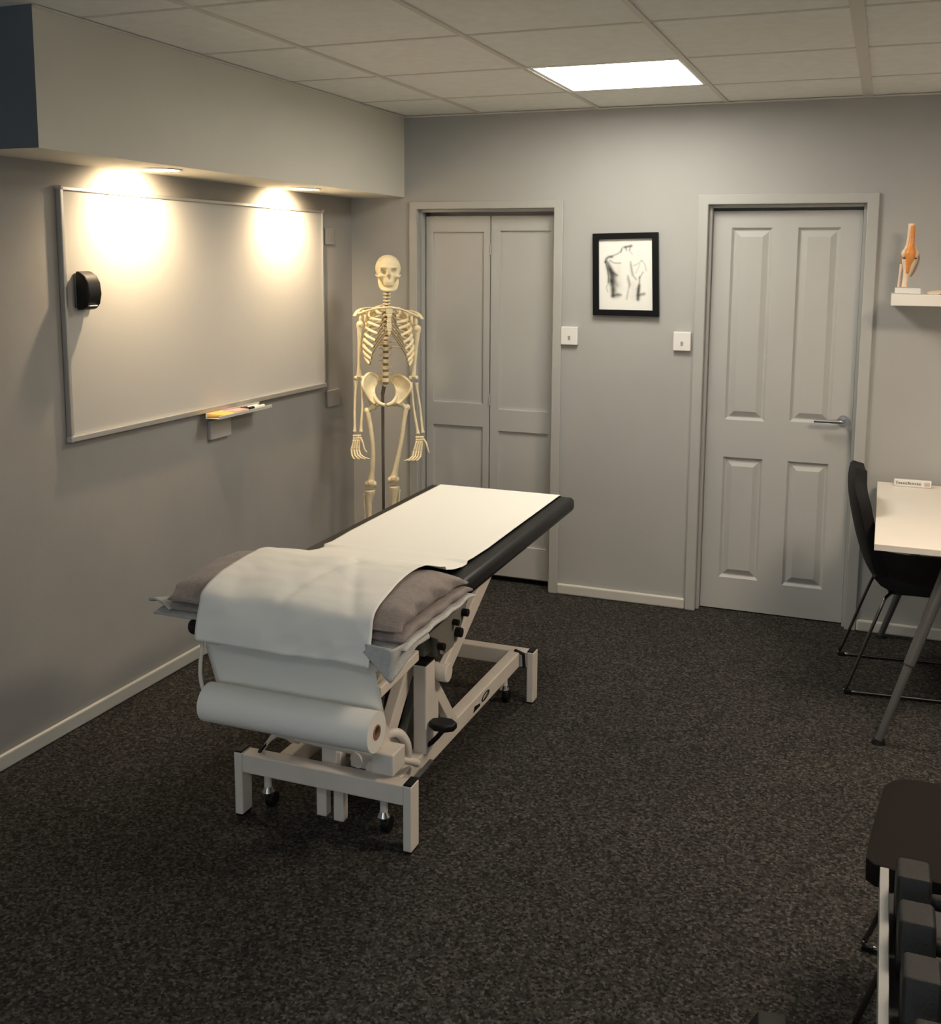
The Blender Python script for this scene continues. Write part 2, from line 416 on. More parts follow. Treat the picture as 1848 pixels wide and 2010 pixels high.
# ------------------------------------------------------------------ whiteboard
t = thing('whiteboard', 'large wide whiteboard in thin aluminium frame on the left wall', 'whiteboard', (LX, 3.85, 1.08))
wy0, wy1, wz0, wz1 = 2.935, 4.765, 1.082, 1.988
obj('board', B(LX+.001, LX+.018, wy0+.01, wy1-.01, wz0+.01, wz1-.01), M['whiteboard'], t)
f = MB().box(LX+.001, LX+.026, wy0, wy0+.014, wz0, wz1).box(LX+.001, LX+.026, wy1-.014, wy1, wz0, wz1).box(LX+.001, LX+.026, wy0, wy1, wz1-.014, wz1).box(LX+.001, LX+.032, wy0, wy1, wz0-.004, wz0+.018)
obj('frame', f, M['alu'], t, bevel=.003)
for yy, zz in ((wy0, wz0), (wy1, wz0), (wy0, wz1), (wy1, wz1)):
    obj('corner_cap', B(LX+.001, LX+.031, yy-.004 if yy == wy0 else yy-.012, yy+.012 if yy == wy0 else yy+.004, zz-.012 if zz == wz1 else zz-.006, zz+.003 if zz == wz1 else zz+.016), M['corner'], t, bevel=.005)
# eraser
t = thing('board_eraser', 'black curved whiteboard eraser stuck upright on the whiteboard', 'eraser', (LX+.018, 3.03, 1.62))
e = MB(); X0 = LX+.0185
e.prism([(2.985, 1.56), (3.07, 1.56), (3.07, 1.685), (2.985, 1.685)], 'x', X0, X0+.012)
obj('felt_pad', e, M['leg'], t, bevel=.004)
e = MB(); cyl_pts = [(X0+.012, 1.552), (X0+.045, 1.556), (X0+.062, 1.575), (X0+.070, 1.61), (X0+.066, 1.65), (X0+.052, 1.675), (X0+.028, 1.69), (X0+.012, 1.693)]
e.prism(cyl_pts, 'y', 2.98, 3.052); obj('grip', e, M['black'], t, bevel=.008, bseg=3, smooth='angle')
obj('rim', MB().box(X0+.055, X0+.0665, 2.99, 3.03, 1.566, 1.571), M['white'], t, bevel=.002)  # white strip laid on as a painted highlight of the grip

# pen tray with note pads and markers
ty0, ty1, tz = 3.715, 4.125, 1.060
t = thing('pen_tray', 'clear grey pen tray clipped under the whiteboard bottom edge', 'pen tray', (LX+.034, 3.92, tz))
a = MB().box(LX+.034, LX+.105, ty0, ty1, tz-.004, tz).box(LX+.101, LX+.105, ty0, ty1, tz, tz+.010).box(LX+.034, LX+.037, ty0, ty1, tz, tz+.02)
obj('tray', a, mat('tray_plastic', (.55, .55, .50), .3), t, bevel=.001)
n = tag(obj('sticky_note_pad', MB().add([(LX+.037, 3.72, tz+.004), (LX+.100, 3.755, tz+.004), (LX+.100, 3.84, tz+.004), (LX+.037, 3.83, tz+.004), (LX+.037, 3.72, tz+.018), (LX+.100, 3.755, tz+.010), (LX+.100, 3.84, tz+.010), (LX+.037, 3.83, tz+.018)],
    [(0, 3, 2, 1), (4, 5, 6, 7), (0, 1, 5, 4), (1, 2, 6, 5), (2, 3, 7, 6), (3, 0, 4, 7)]), M['yellow'], bevel=.001), 'yellow and orange sticky note pad at left end of the pen tray', 'note pad')
tag(obj('sticky_note_pad', B(LX+.04, LX+.099, 3.843, 3.945, tz+.003, tz+.014), M['pink'], bevel=.001), 'pink sticky note pad in the middle of the pen tray', 'note pad')
def marker(y, x, body, cap, lab, z):
    t = thing('marker_pen', lab, 'marker pen', (x, y, z), group=None)
    obj('barrel', MB().cyl((x, y, z), (x, y+.085, z), .007), body, t, smooth='angle')
    obj('pen_cap', MB().cyl((x, y-.04, z), (x, y, z), .0082), cap, t, smooth='angle')
marker(3.985, LX+.060, M['white'], M['purple'], 'white marker pen with dark cap lying at the back of the pen tray', tz+.010)
marker(4.000, LX+.086, M['white'], M['black'], 'white marker pen with black cap lying at the front of the pen tray', tz+.010)

# small plates on the left wall
def plate(name, lab, cat, y0, y1, z0, z1, m, th=.012):
    t = thing(name, lab, cat, (LX, (y0+y1)/2, z0))
    obj('face_plate', B(LX+.0005, LX+th, y0, y1, z0, z1), m, t, bevel=.003)
    return t
t = plate('socket_plate', 'pale square blanking plate on the wall under the pen tray', 'wall plate', 3.772, 3.922, .952, 1.038, mat('pale_plate', (.42, .40, .38), .4), .02)
obj('screw', MB().cyl((LX+.0195, 3.80, .995), (LX+.0215, 3.80, .995), .003), M['trim'], t)
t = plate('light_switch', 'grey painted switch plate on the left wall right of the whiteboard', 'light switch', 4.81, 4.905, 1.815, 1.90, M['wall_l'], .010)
obj('rocker', B(LX+.010, LX+.013, 4.845, 4.868, 1.84, 1.875), M['wall_l'], t, bevel=.001)
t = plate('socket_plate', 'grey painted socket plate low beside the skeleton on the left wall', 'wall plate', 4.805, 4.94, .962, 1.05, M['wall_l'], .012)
obj('screw', MB().cyl((LX+.0115, 4.83, 1.006), (LX+.0135, 4.83, 1.006), .003), M['trim'], t)

# white switches on the far wall
def bswitch(x0, x1, z0, z1, lab):
    t = thing('light_switch', lab, 'light switch', ((x0+x1)/2, BY, z0))
    obj('face_plate', B(x0, x1, BY-.020, BY-.0005, z0, z1), M['white'], t, bevel=.004, bseg=3)
    cx = (x0+x1)/2; cz = z0+.035
    obj('rocker', MB().add([(cx-.006, BY-.021, cz-.011), (cx+.006, BY-.021, cz-.011), (cx+.006, BY-.025, cz+.011), (cx-.006, BY-.025, cz+.011), (cx-.006, BY-.018, cz-.011), (cx+.006, BY-.018, cz-.011), (cx+.006, BY-.018, cz+.011), (cx-.006, BY-.018, cz+.011)],
        [(0, 1, 2, 3), (4, 7, 6, 5), (0, 4, 5, 1), (1, 5, 6, 2), (2, 6, 7, 3), (3, 7, 4, 0)]), M['trim'], t)
bswitch(-1.543, -1.456, 1.318, 1.410, 'white light switch beside the folding doors')
bswitch(-.968, -.882, 1.309, 1.402, 'white light switch beside the four panel door')

# ------------------------------------------------------------------ framed drawing
t = thing('framed_picture', 'black framed charcoal drawing of a bare torso between the doors', 'picture', (-1.22, BY, 1.472))
def tl(u, v):   # picture plane, slightly askew
    return (-1.386+(.328+.006*v)*u+.010*v, 1.877-.404*v+.007*u*(1-v))
def quad(u0, u1, v0, v1, y0, y1, mb):
    c = [tl(u0, v0), tl(u1, v0), tl(u1, v1), tl(u0, v1)]
    vs = [(p[0], y0, p[1]) for p in c]+[(p[0], y1, p[1]) for p in c]
    mb.add(vs, [(0, 1, 2, 3), (4, 7, 6, 5), (0, 4, 5, 1), (1, 5, 6, 2), (2, 6, 7, 3), (3, 7, 4, 0)])
f = MB(); ew, eh = .092, .072
o4 = [tl(0, 0), tl(1, 0), tl(1, 1), tl(0, 1)]; i4 = [tl(ew, eh), tl(1-ew, eh), tl(1-ew, 1-eh), tl(ew, 1-eh)]
vs = [(p[0], y_, p[1]) for y_ in (BY-.026, BY-.001) for q in (o4, i4) for p in q]
f.add(vs, [(k, (k+1) % 4, 4+(k+1) % 4, 4+k) for k in range(4)]+[(8+k, 12+k, 12+(k+1) % 4, 8+(k+1) % 4) for k in range(4)]
      +[(k, 8+k, 8+(k+1) % 4, (k+1) % 4) for k in range(4)]+[(4+k, 4+(k+1) % 4, 12+(k+1) % 4, 12+k) for k in range(4)])
obj('picture_frame', f, M['frameb'], t, bevel=.002)
NX, NZ = 130, 170
img = np.ones((NZ, NX))
gx = (np.arange(NX)+.5)/NX*1015+350; gz = (np.arange(NZ)+.5)/NZ*1330+370; GXX, GZZ = np.meshgrid(gx, gz)
def stroke(pts, w, d):
    dist = np.full(img.shape, 1e9)
    for (ax, ay), (bx, by) in zip(pts[:-1], pts[1:]):
        L2 = (bx-ax)**2+(by-ay)**2+1e-9; tt = np.clip(((GXX-ax)*(bx-ax)+(GZZ-ay)*(by-ay))/L2, 0, 1)
        dist = np.minimum(dist, np.hypot(GXX-ax-tt*(bx-ax), GZZ-ay-tt*(by-ay)))
    global img_; img[:] = img*(1-d*np.exp(-(dist/w)**2))
for pts, w, d in [
    ([(800, 530), (770, 600), (700, 650), (560, 700)], 16, .45), ([(600, 700), (530, 705), (490, 740), (470, 800)], 24, .75),
    ([(470, 790), (510, 930), (530, 1080), (525, 1180)], 16, .7), ([(500, 800), (560, 930), (600, 1000)], 32, .55),
    ([(560, 950), (600, 1050), (590, 1150)], 48, .75), ([(620, 1000), (690, 1050)], 22, .6), ([(590, 1150), (610, 1280), (610, 1440)], 34, .75),
    ([(640, 1150), (690, 1230)], 50, .35), ([(600, 1440), (690, 1410), (760, 1420)], 26, .6), ([(560, 770), (640, 820), (760, 820)], 15, .45),
    ([(840, 525), (970, 500)], 24, .75), ([(860, 520), (875, 580)], 16, .5), ([(950, 510), (935, 580)], 16, .5), ([(780, 560), (770, 620)], 12, .5),
    ([(940, 600), (985, 660)], 14, .25), ([(1160, 770), (1220, 840), (1245, 960)], 14, .3), ([(1010, 870), (1090, 835), (1160, 780)], 13, .3),
    ([(950, 800), (970, 950), (1000, 1060), (1055, 1125)], 18, .4), ([(1125, 850), (1050, 1010)], 16, .2), ([(1185, 990), (1120, 1100)], 14, .4),
    ([(1120, 1080), (1115, 1200), (1095, 1360)], 18, .55), ([(1110, 1240), (1090, 1400), (1085, 1500)], 30, .75), ([(1090, 1420), (1200, 1395)], 28, .65),
    ([(900, 1060), (930, 1220), (915, 1290)], 20, .4), ([(905, 1330), (875, 1490)], 20, .3), ([(525, 1200), (488, 1280), (515, 1370)], 12, .3),
    ([(540, 900), (600, 1020), (640, 1060)], 55, .55), ([(590, 1040), (600, 1200)], 62, .55), ([(620, 1180), (640, 1330)], 62, .45), ([(620, 1320), (630, 1440), (700, 1430)], 45, .55),
    ([(520, 820), (560, 960)], 40, .40), ([(900, 1120), (935, 1230)], 30, .22), ([(1090, 1300), (1090, 1480)], 36, .5), ([(960, 860), (980, 1040)], 30, .18),
    ([(720, 900), (760, 1300)], 60, .08), ([(1000, 1200), (1000, 1450)], 60, .08)]:
    stroke(pts, w, d)
pm = MB()
def pfn(u, v):
    p = tl(ew+(1-2*ew)*u, eh+(1-2*eh)*v); return (p[0], BY-.012, p[1])
pm.grid(pfn, NX+1, NZ+1)
art = bpy.data.materials.new('charcoal_drawing'); art.use_nodes = True; nt = art.node_tree; b = nt.nodes['Principled BSDF']
an = nt.nodes.new('ShaderNodeVertexColor'); an.layer_name = 'drawing'; nt.links.new(an.outputs[0], b.inputs['Base Color']); b.inputs['Roughness'].default_value = .7
po = obj('drawing', pm, art, t)
ca = po.data.color_attributes.new('drawing', 'FLOAT_COLOR', 'CORNER')
arr = np.zeros((len(po.data.loops), 4)); arr[:, 3] = 1
for p in po.data.polygons:
    i, j = divmod(p.index, NZ)
    g = img[j, i]; arr[p.loop_start:p.loop_start+p.loop_total, :3] = (.84*g+.015*(1-g), .83*g+.014*(1-g), .77*g+.010*(1-g))
ca.data.foreach_set('color', arr.ravel())
obj('backing_board', MB().box(-1.36, -1.08, BY-.010, BY-.002, 1.50, 1.85), M['white'], t)

# ------------------------------------------------------------------ treatment couch
ct = thing('treatment_couch', 'cream framed treatment couch with black vinyl top in mid room', 'treatment couch', (-1.53, 3.2, 0))
FR = M['frame']
def part(name, mb, m=FR, parent=ct, bevel=.004, **k): return obj(name, mb, m, parent, bevel=bevel, **k)
# mattress sections
def cushion(name, y0, y1, z0a, z0b, th):
    mb = MB(); x0, x1 = -1.868, -1.192
    mb.add([(x0, y0, z0a-th), (x1, y0, z0a-th), (x1, y1, z0b-th), (x0, y1, z0b-th), (x0, y0, z0a), (x1, y0, z0a), (x1, y1, z0b), (x0, y1, z0b)],
           [(0, 3, 2, 1), (4, 5, 6, 7), (0, 1, 5, 4), (1, 2, 6, 5), (2, 3, 7, 6), (3, 0, 4, 7)])
    return obj(name, mb, M['vinyl'], ct, bevel=.022, bseg=5, smooth='angle')
a = cushion('mattress_section', 2.955, 4.185, .735, .748, .062); a['label'] = 'long black vinyl mattress section'
a = cushion('mattress_section', 2.425, 2.925, .694, .705, .048); a['label'] = 'short black vinyl foot section'
# base frame
for y0, y1 in ((2.603, 2.653), (3.735, 3.785)):
    part('cross_beam', B(-1.806, -1.250, y0, y1, .148, .210))
    for x0, x1 in ((-1.834, -1.806), (-1.250, -1.222)):
        lg = part('leg', B(x0, x1, y0-.002, y1+.004, .006, .212))
        part('end_cap', B(x0+.002, x1-.002, y0, y1+.002, .211, .217), M['black'], lg, bevel=.001)
        part('foot_pad', B(x0+.002, x1-.002, y0, y1+.002, .0, .006), M['black'], lg, bevel=.001)
part('side_rail', B(-1.325, -1.278, 2.653, 3.735, .150, .210))
part('side_rail', B(-1.700, -1.655, 2.653, 3.735, .150, .210))
# maker's oval mark on the right rail
lg = MB(); n = 28
lx = -1.2775
def ringp(u, v):
    a = 2*PI*u; r = 1 if v < .5 else .62
    return (lx, 3.353+.040*r*math.cos(a)+.010*math.sin(a), .182+.014*r*math.sin(a))
lg.grid(ringp, n+1, 2)
lg.prism([(3.232, .165), (3.245, .185), (3.300, .176), (3.300, .166)], 'x', lx-.0003, lx)
lg.prism([(3.335, .174), (3.375, .188), (3.378, .184), (3.340, .169)], 'x', lx-.0003, lx)
obj('maker_mark', lg, M['black'], ct)
# casters
for i, (cx, cy) in enumerate(((-1.757, 2.672), (-1.347, 2.672), (-1.33, 3.70), (-1.74, 3.70))):
    c = part('caster', MB().cyl((cx, cy, .155), (cx, cy, .075), .012), FR, bevel=0, smooth='angle')
    part('caster_collar', MB().tube([(cx, cy, .078), (cx, cy, .062), (cx, cy, .048)], [.013, .021, .010], 18), M['chrome'], c, bevel=0, smooth='angle')
    part('caster_wheel', MB().cyl((cx-.012, cy+.022, .026), (cx+.012, cy+.022, .026), .026, n=24), M['black'], c, bevel=.003, smooth='angle')
# centre plates, foot bar and strut
part('floor_bracket', B(-1.580, -1.545, 2.668, 2.70, .018, .152))
part('floor_bracket', B(-1.520, -1.485, 2.668, 2.70, .012, .152))
part('centre_post', MB().box(-1.552, -1.500, 2.655, 2.690, .15, .262).box(-1.505, -1.488, 2.66, 2.70, .15, .245))
part('foot_bar', MB().tube([(-1.755, 2.640, .212), (-1.735, 2.650, .245), (-1.712, 2.665, .268), (-1.69, 2.662, .268), (-1.50, 2.650, .268), (-1.30, 2.640, .268), (-1.262, 2.66, .262), (-1.258, 2.72, .225)], [.005, .006, .012, .012, .012, .012, .012, .012], 14, smooth=5), FR, bevel=0, smooth='angle')
part('brake_lever', MB().bar((-1.765, 2.632, .205), (-1.722, 2.665, .268), .016, .007), M['black'], bevel=.001)
part('brake_lever', MB().bar((-1.232, 2.66, .212), (-1.245, 2.80, .200), .014, .006), M['leg'], bevel=.001)
part('brake_lever', MB().tube([(-1.30, 3.735, .213), (-1.262, 3.728, .205), (-1.258, 3.728, .150)], .006, 8, flat=(1.5, 1)), M['black'], bevel=0)
# lift: posts, gussets and parallelogram arms
for x0, x1 in ((-1.315, -1.270), (-1.705, -1.660)):
    po_ = part('upright_post', B(x0, x1, 2.815, 2.885, .205, .495))
    part('post_cap', B(x0+.001, x1-.001, 2.816, 2.884, .494, .500), M['black'], po_, bevel=.001)
    g = MB(); xa, xb = (x0+.012, x1-.006)
    g.prism([(2.885, .43), (2.905, .43), (3.085, .21), (3.03, .21), (2.925, .34), (2.925, .21), (2.885, .21)], 'x', xa, xb)
    g.prism([(2.925, .21), (3.04, .21), (3.04, .235), (2.925, .235)], 'x', xa, xb)
    part('gusset', g, bevel=.002)
part('support_strut', MB().bar((-1.262, 2.925, .435), (-1.262, 3.335, .665), .022, .060))
part('support_strut', MB().bar((-1.700, 2.925, .435), (-1.700, 3.335, .665), .022, .060))
part('pivot_boss', MB().cyl((-1.33, 2.925, .437), (-1.24, 2.925, .437), .030), FR, bevel=.002, smooth='angle')
for x in (-1.352, -1.66):
    part('lift_arm', MB().bar((x, 2.655, .255), (x, 2.975, .620), .036, .060))
    part('lift_arm', MB().bar((x+.0, 2.80, .22), (x, 3.12, .60), .030, .050), M['frame_grey'])
part('hinge_bar', MB().bar((-1.302, 2.550, .512), (-1.302, 2.812, .530), .020, .034), mat('cream_bar', (.86, .80, .68), .35))
part('yoke_plate', MB().prism([(2.575, .565), (2.60, .51), (2.625, .43), (2.665, .48), (2.70, .50), (2.70, .53), (2.63, .545)], 'x', -1.378, -1.366))
part('cross_tube', MB().cyl((-1.70, 2.615, .520), (-1.33, 2.615, .520), .013), FR, bevel=0, smooth='angle')
# upper sub-frame
for x0, x1 in ((-1.285, -1.250), (-1.805, -1.770)):
    part('upper_rail', B(x0, x1, 2.97, 4.10, .655, .684))
    part('upper_rail', B(x0, x1, 2.45, 2.93, .618, .645))
part('upper_cross_bar', B(-1.770, -1.285, 4.03, 4.07, .655, .684)); part('upper_cross_bar', B(-1.770, -1.285, 2.99, 3.04, .640, .684)); part('upper_cross_bar', B(-1.770, -1.285, 2.47, 2.50, .615, .645))
hp = part('hinge_plate', MB().prism([(2.80, .635), (3.10, .655), (3.10, .60), (3.02, .50), (2.93, .50), (2.86, .57), (2.80, .60)], 'x', -1.262, -1.252), M['frame_grey'], bevel=.002)
for y, z, r in ((3.065, .592, .013), (2.985, .585, .010), (3.01, .543, .016), (2.868, .545, .012)):
    part('knob', MB().cyl((-1.252, y, z), (-1.230, y, z), r, n=16), M['black'], hp, bevel=.002, smooth='angle')
part('hinge_plate', MB().prism([(2.80, .635), (3.10, .655), (3.10, .60), (3.02, .50), (2.93, .50), (2.86, .57), (2.80, .60)], 'x', -1.80, -1.79), M['frame_grey'], bevel=.002)
part('vertical_link', MB().box(-1.345, -1.300, 2.87, 2.915, .50, .645), M['frame_grey'])
part('vertical_link', MB().box(-1.30, -1.285, 2.93, 2.96, .48, .63), M['frame_grey'])
# actuator
mo = part('actuator_motor', MB().cyl((-1.405, 2.76, .285), (-1.375, 3.02, .300), .034).cyl((-1.40, 2.84, .295), (-1.40, 2.86, .40), .030), M['black'], bevel=.004, smooth='angle')
part('actuator_rod', MB().cyl((-1.375, 2.80, .290), (-1.375, 2.99, .575), .013), M['steel'], mo, bevel=0, smooth='angle')
part('gearbox', MB().box(-1.455, -1.375, 2.66, 2.74, .205, .262).box(-1.40, -1.335, 2.65, 2.71, .205, .240).cyl((-1.42, 2.63, .245), (-1.38, 2.76, .255), .026), FR, bevel=.006)
# curved white pipe end by the roll
part('pipe_hook', MB().tube([(-1.325, 2.60, .262), (-1.318, 2.585, .325), (-1.300, 2.60, .362), (-1.275, 2.63, .358), (-1.262, 2.655, .315), (-1.268, 2.67, .255)], .014, 12, smooth=5), M['frame'], bevel=0, smooth='angle')
part('pedal_stem', MB().tube([(-1.30, 2.83, .215), (-1.26, 2.835, .24), (-1.215, 2.84, .295)], .008, 10, smooth=3), M['black'], bevel=0, smooth='angle')
pd = MB(); pd.prism([(-1.225+.047*math.cos(2*PI*(k+.5)/8)*1.0, 2.842+.036*math.sin(2*PI*(k+.5)/8)) for k in range(8)], 'z', .290, .312)
part('foot_pedal', pd, M['black'], bevel=.006, bseg=3, smooth='angle')
# roll holder on the couch
part('roll_holder', MB().tube([(-1.835, 2.47, .640), (-1.838, 2.455, .56), (-1.836, 2.452, .50), (-1.815, 2.452, .443)], .006, 10, smooth=4).cyl((-1.83, 2.452, .443), (-1.285, 2.452, .443), .012), FR, bevel=0, smooth='angle')
part('roll_bracket', MB().prism([(2.515, .385), (2.61, .26), (2.66, .27), (2.66, .315), (2.56, .43), (2.53, .44)], 'x', -1.300, -1.290).box(-1.31, -1.24, 2.52, 2.60, .28, .345), FR, bevel=.004)

# ------------------------------------------------------------------ paper roll and draped sheet
pr = thing('couch_paper_roll', 'white paper roll under the couch end with its sheet over the couch', 'paper roll', (-1.53, 2.452, .443))
def rollfn(u, v):
    a = 2*PI*u; return (-1.812+.555*v, 2.452+.057*math.cos(a)*(1-.0*v), .443+.057*math.sin(a))
rm = MB().grid(rollfn, 65, 2)
for xx in (-1.812, -1.257):
    for k in range(64):
        a, b_ = 2*PI*k/64, 2*PI*(k+1)/64
        rm.add([(xx, 2.452+.057*math.cos(a), .443+.057*math.sin(a)), (xx, 2.452+.057*math.cos(b_), .443+.057*math.sin(b_)), (xx, 2.452+.021*math.cos(b_), .443+.021*math.sin(b_)), (xx, 2.452+.021*math.cos(a), .443+.021*math.sin(a))], [(0, 1, 2, 3)])
obj('roll', rm, M['paper'], pr, smooth='angle')
cm_ = MB()
def corefn(u, v):
    a = 2*PI*u; r = (.021, .021, .0165, .0165, .021)[min(4, int(round(v*4)))]; x_ = (-1.815, -1.2545, -1.2545, -1.815, -1.815)[min(4, int(round(v*4)))]
    return (x_, 2.452+r*math.cos(a), .443+r*math.sin(a))
cm_.grid(corefn, 33, 5)
obj('cardboard_core', cm_, mat('cardboard', (.30, .17, .10), .8), pr, smooth='angle')

PROF = [(4.186, .690), (4.196, .715), (4.190, .745), (4.165, .7545), (3.90, .7525), (3.54, .750), (3.18, .7455), (3.08, .752), (2.98, .770), (2.88, .797), (2.80, .822), (2.73, .838), (2.66, .840), (2.58, .832), (2.52, .822), (2.47, .806), (2.445, .795), (2.433, .786), (2.425, .770), (2.419, .745), (2.412, .71), (2.404, .675), (2.398, .650)]
def resample(P, n):
    d = [0]
    for a, b_ in zip(P[:-1], P[1:]): d.append(d[-1]+math.dist(a, b_))
    out = []
    for k in range(n):
        s = d[-1]*k/(n-1); i = 0
        while i < len(P)-2 and d[i+1] < s: i += 1
        t = (s-d[i])/(d[i+1]-d[i]); out.append(tuple(p+(q-p)*t for p, q in zip(P[i], P[i+1])))
    return out
RS = resample(PROF, 260)
for _ in range(1): RS = [RS[0]]+[tuple((RS[i-1][k]+2*RS[i][k]+RS[i+1][k])/4 for k in range(2)) for i in range(1, len(RS)-1)]+[RS[-1]]
NP = len(RS)
def crest(y):   # height of the draped paper as a function of y
    best = min(RS[20:], key=lambda p: abs(p[0]-y)+ (1 if p[1] < .76 and y < 2.5 else 0)); return best[1]
def sheetfn(u, v):
    i = int(round(v*(NP-1))); y, z = RS[i]
    x = -1.808+.555*u
    near = max(0, min(1, (3.02-y)/.25)); hang = max(0, min(1, (2.44-y)/.03))
    nz = noise.noise(Vector((x*5, y*3.2, 1.3)))*.010+noise.noise(Vector((x*11+y*7, y*5-x*4, 4.1)))*.006+abs(noise.noise(Vector((x*9+y*9, y*6-x*5, 7.7))))*.004-.002
    crease = -.006*math.exp(-((x+1.50-(y-2.6)*.30)/.022)**2)-.004*math.exp(-((x+1.40+(y-2.6)*.5)/.02)**2)
    z2 = z+(nz+crease)*near*(1-hang)
    y2 = y+hang*(noise.noise(Vector((x*6, z*9, 9)))*.014+abs(noise.noise(Vector((x*9-z*8, z*14, 2))))*.014-.004)
    if hang > 0: z2 += (noise.noise(Vector((x*5, 3, 3)))*.006)*(hang if v > .97 else 0)
    xs = x
    if 3.0 < y < 3.3: xs = x - .006*math.sin((y-3.0)/.3*PI)*(1 if u > .5 else -1)*abs(u-.5)*2
    if hang: xs = x+(-.006*(1-u)+.004*u)*hang
    edge = abs(u-.5)*2
    if 2.93 < y < 3.12: z2 -= .010*max(0, edge-.6)/.4
    return (xs, y2, z2)
sh = obj('draped_sheet', MB().grid(sheetfn, 61, NP), M['paper'], pr, smooth=True, solid=.0012)
# web rising from the roll, under the sheet's hem
WB = resample([(2.462, .643), (2.470, .60), (2.482, .56), (2.494, .52), (2.504, .485), (2.5095, .455), (2.510, .440)], 40)
def webfn(u, v):
    y, z = WB[int(round(v*39))]; x = -1.828+.560*u+.008*v
    if v < .75: y += noise.noise(Vector((x*4, z*6, 7)))*.005*(1-v/.75)
    return (x-.0*v, y, z)
obj('paper_web', MB().grid(webfn, 31, 40), M['paper'], pr, smooth=True, solid=.001)

# ------------------------------------------------------------------ towels on the foot section
def towel(name, lab, y0, y1, xl, xr, zb, top, m, foldseed, nfold, th=None, grp=None):
    nu, nv = 90, 46
    def fn(u, v):
        # u around the cross-section: 0..1 over the top from left hem to right hem, then back underneath
        y = y0+(y1-y0)*v
        ease = min(1, math.sin(PI*min(max(v, .0), 1))*3.2)**.5 if 0 < v < 1 else 0
        h_ = top(y)-zb
        cx, hw = (xl+xr)/2, (xr-xl)/2
        if u < .7:
            a = PI*(1-u/.7); ca, sa = math.cos(a), math.sin(a)
            x = cx+hw*(abs(ca)**.42)*(1 if ca > 0 else -1); z = zb+h_*(sa**.30)*max(ease, .35)
            sidef = abs(ca)
        else:
            s = (u-.7)/.3; x = xr+(xl-xr)*s; z = zb-.0; sidef = .3
        fo = nfold*(noise.noise(Vector((x*7, y*9+foldseed, z*12)))*.9+.6*math.sin(y*52+z*90+foldseed))*max(0, sidef-.55)
        x += fo*(1 if x > cx else -1); z += nfold*.5*noise.noise(Vector((x*9+foldseed, y*14, 5)))*sidef
        y += nfold*.5*noise.noise(Vector((x*6, z*8, foldseed)))
        return (x, y, z)
    mb = MB().grid(fn, nu, nv)
    # close both ends
    for j in (0, nv-1):
        c = sum((mb.v[i*nv+j] for i in range(nu)), Vector())/nu; c.y += (-.004 if j == 0 else .004)
        k = len(mb.v); mb.v.append(c)
        for i in range(nu-1):
            mb.f.append([i*nv+j, (i+1)*nv+j, k]); mb.mi.append(0)
        mb.f.append([(nu-1)*nv+j, j, k]); mb.mi.append(0)
    return mb
def ptop(y):
    return crest(y)-.013
tw = thing('folded_towel', 'thick taupe towel folded over the couch foot beneath the white paper', 'towel', (-1.55, 2.68, .70))
obj('upper_fold', towel('a', '', 2.438, 2.925, -1.935, -1.176, .742, ptop, M['towel'], 3.1, .016), M['towel'], tw, smooth=True)
obj('lower_fold', towel('b', '', 2.446, 2.940, -1.945, -1.166, .712, lambda y: min(.752, ptop(y)-.01), M['towel'], 8.7, .011), M['towel'], tw, smooth=True)
tw2 = thing('folded_towel', 'pale grey towel under the taupe towel with corners sticking out', 'towel', (-1.57, 2.68, .69))
obj('towel_body', towel('c', '', 2.436, 2.955, -1.985, -1.158, .694, lambda y: .7155, M['towel2'], 5.5, .006), M['towel2'], tw2, smooth=True)
def flap(u, v):
    # corner of the pale towel hanging in front of the right end of the foot section
    if u < .42: top = Vector((-1.264, 2.404, .714)).lerp(Vector((-1.180, 2.398, .712)), u/.42)
    else: top = Vector((-1.180, 2.398, .712)).lerp(Vector((-1.160, 2.58, .706)), (u-.42)/.58)
    dz = .022+.072*max(0, 1-abs(u-.40)/.38)
    p = top.copy(); p.z -= dz*v; p.x += .006*math.sin(v*4+u*5)*v; p.y -= .004*v*(1 if u < .5 else 0); return p
obj('hanging_corner', MB().grid(flap, 26, 12), M['towel2'], tw2, smooth=True, solid=.006)
def flap2(u, v):
    x = -1.93-.075*u-.01*v; y = 2.44+.12*v; z = .712+.028*math.sin(u*2.2)*(1-v*.5)-.028*v*u
    return (x, y, z)
obj('hanging_corner', MB().grid(flap2, 12, 12), M['towel2'], tw2, smooth=True, solid=.008)

# ------------------------------------------------------------------ skeleton
SKX, SKY, SKR = -2.350, 4.75, math.radians(29)
sk = thing('anatomical_skeleton', 'life-size cream model skeleton on a stand in the far left corner', 'skeleton', (SKX, SKY, 0), SKR)
BN = M['bone']
def bone(name, mb, m=BN, parent=sk, smooth=True): return obj(name, mb, m, parent, smooth=smooth, world=False)
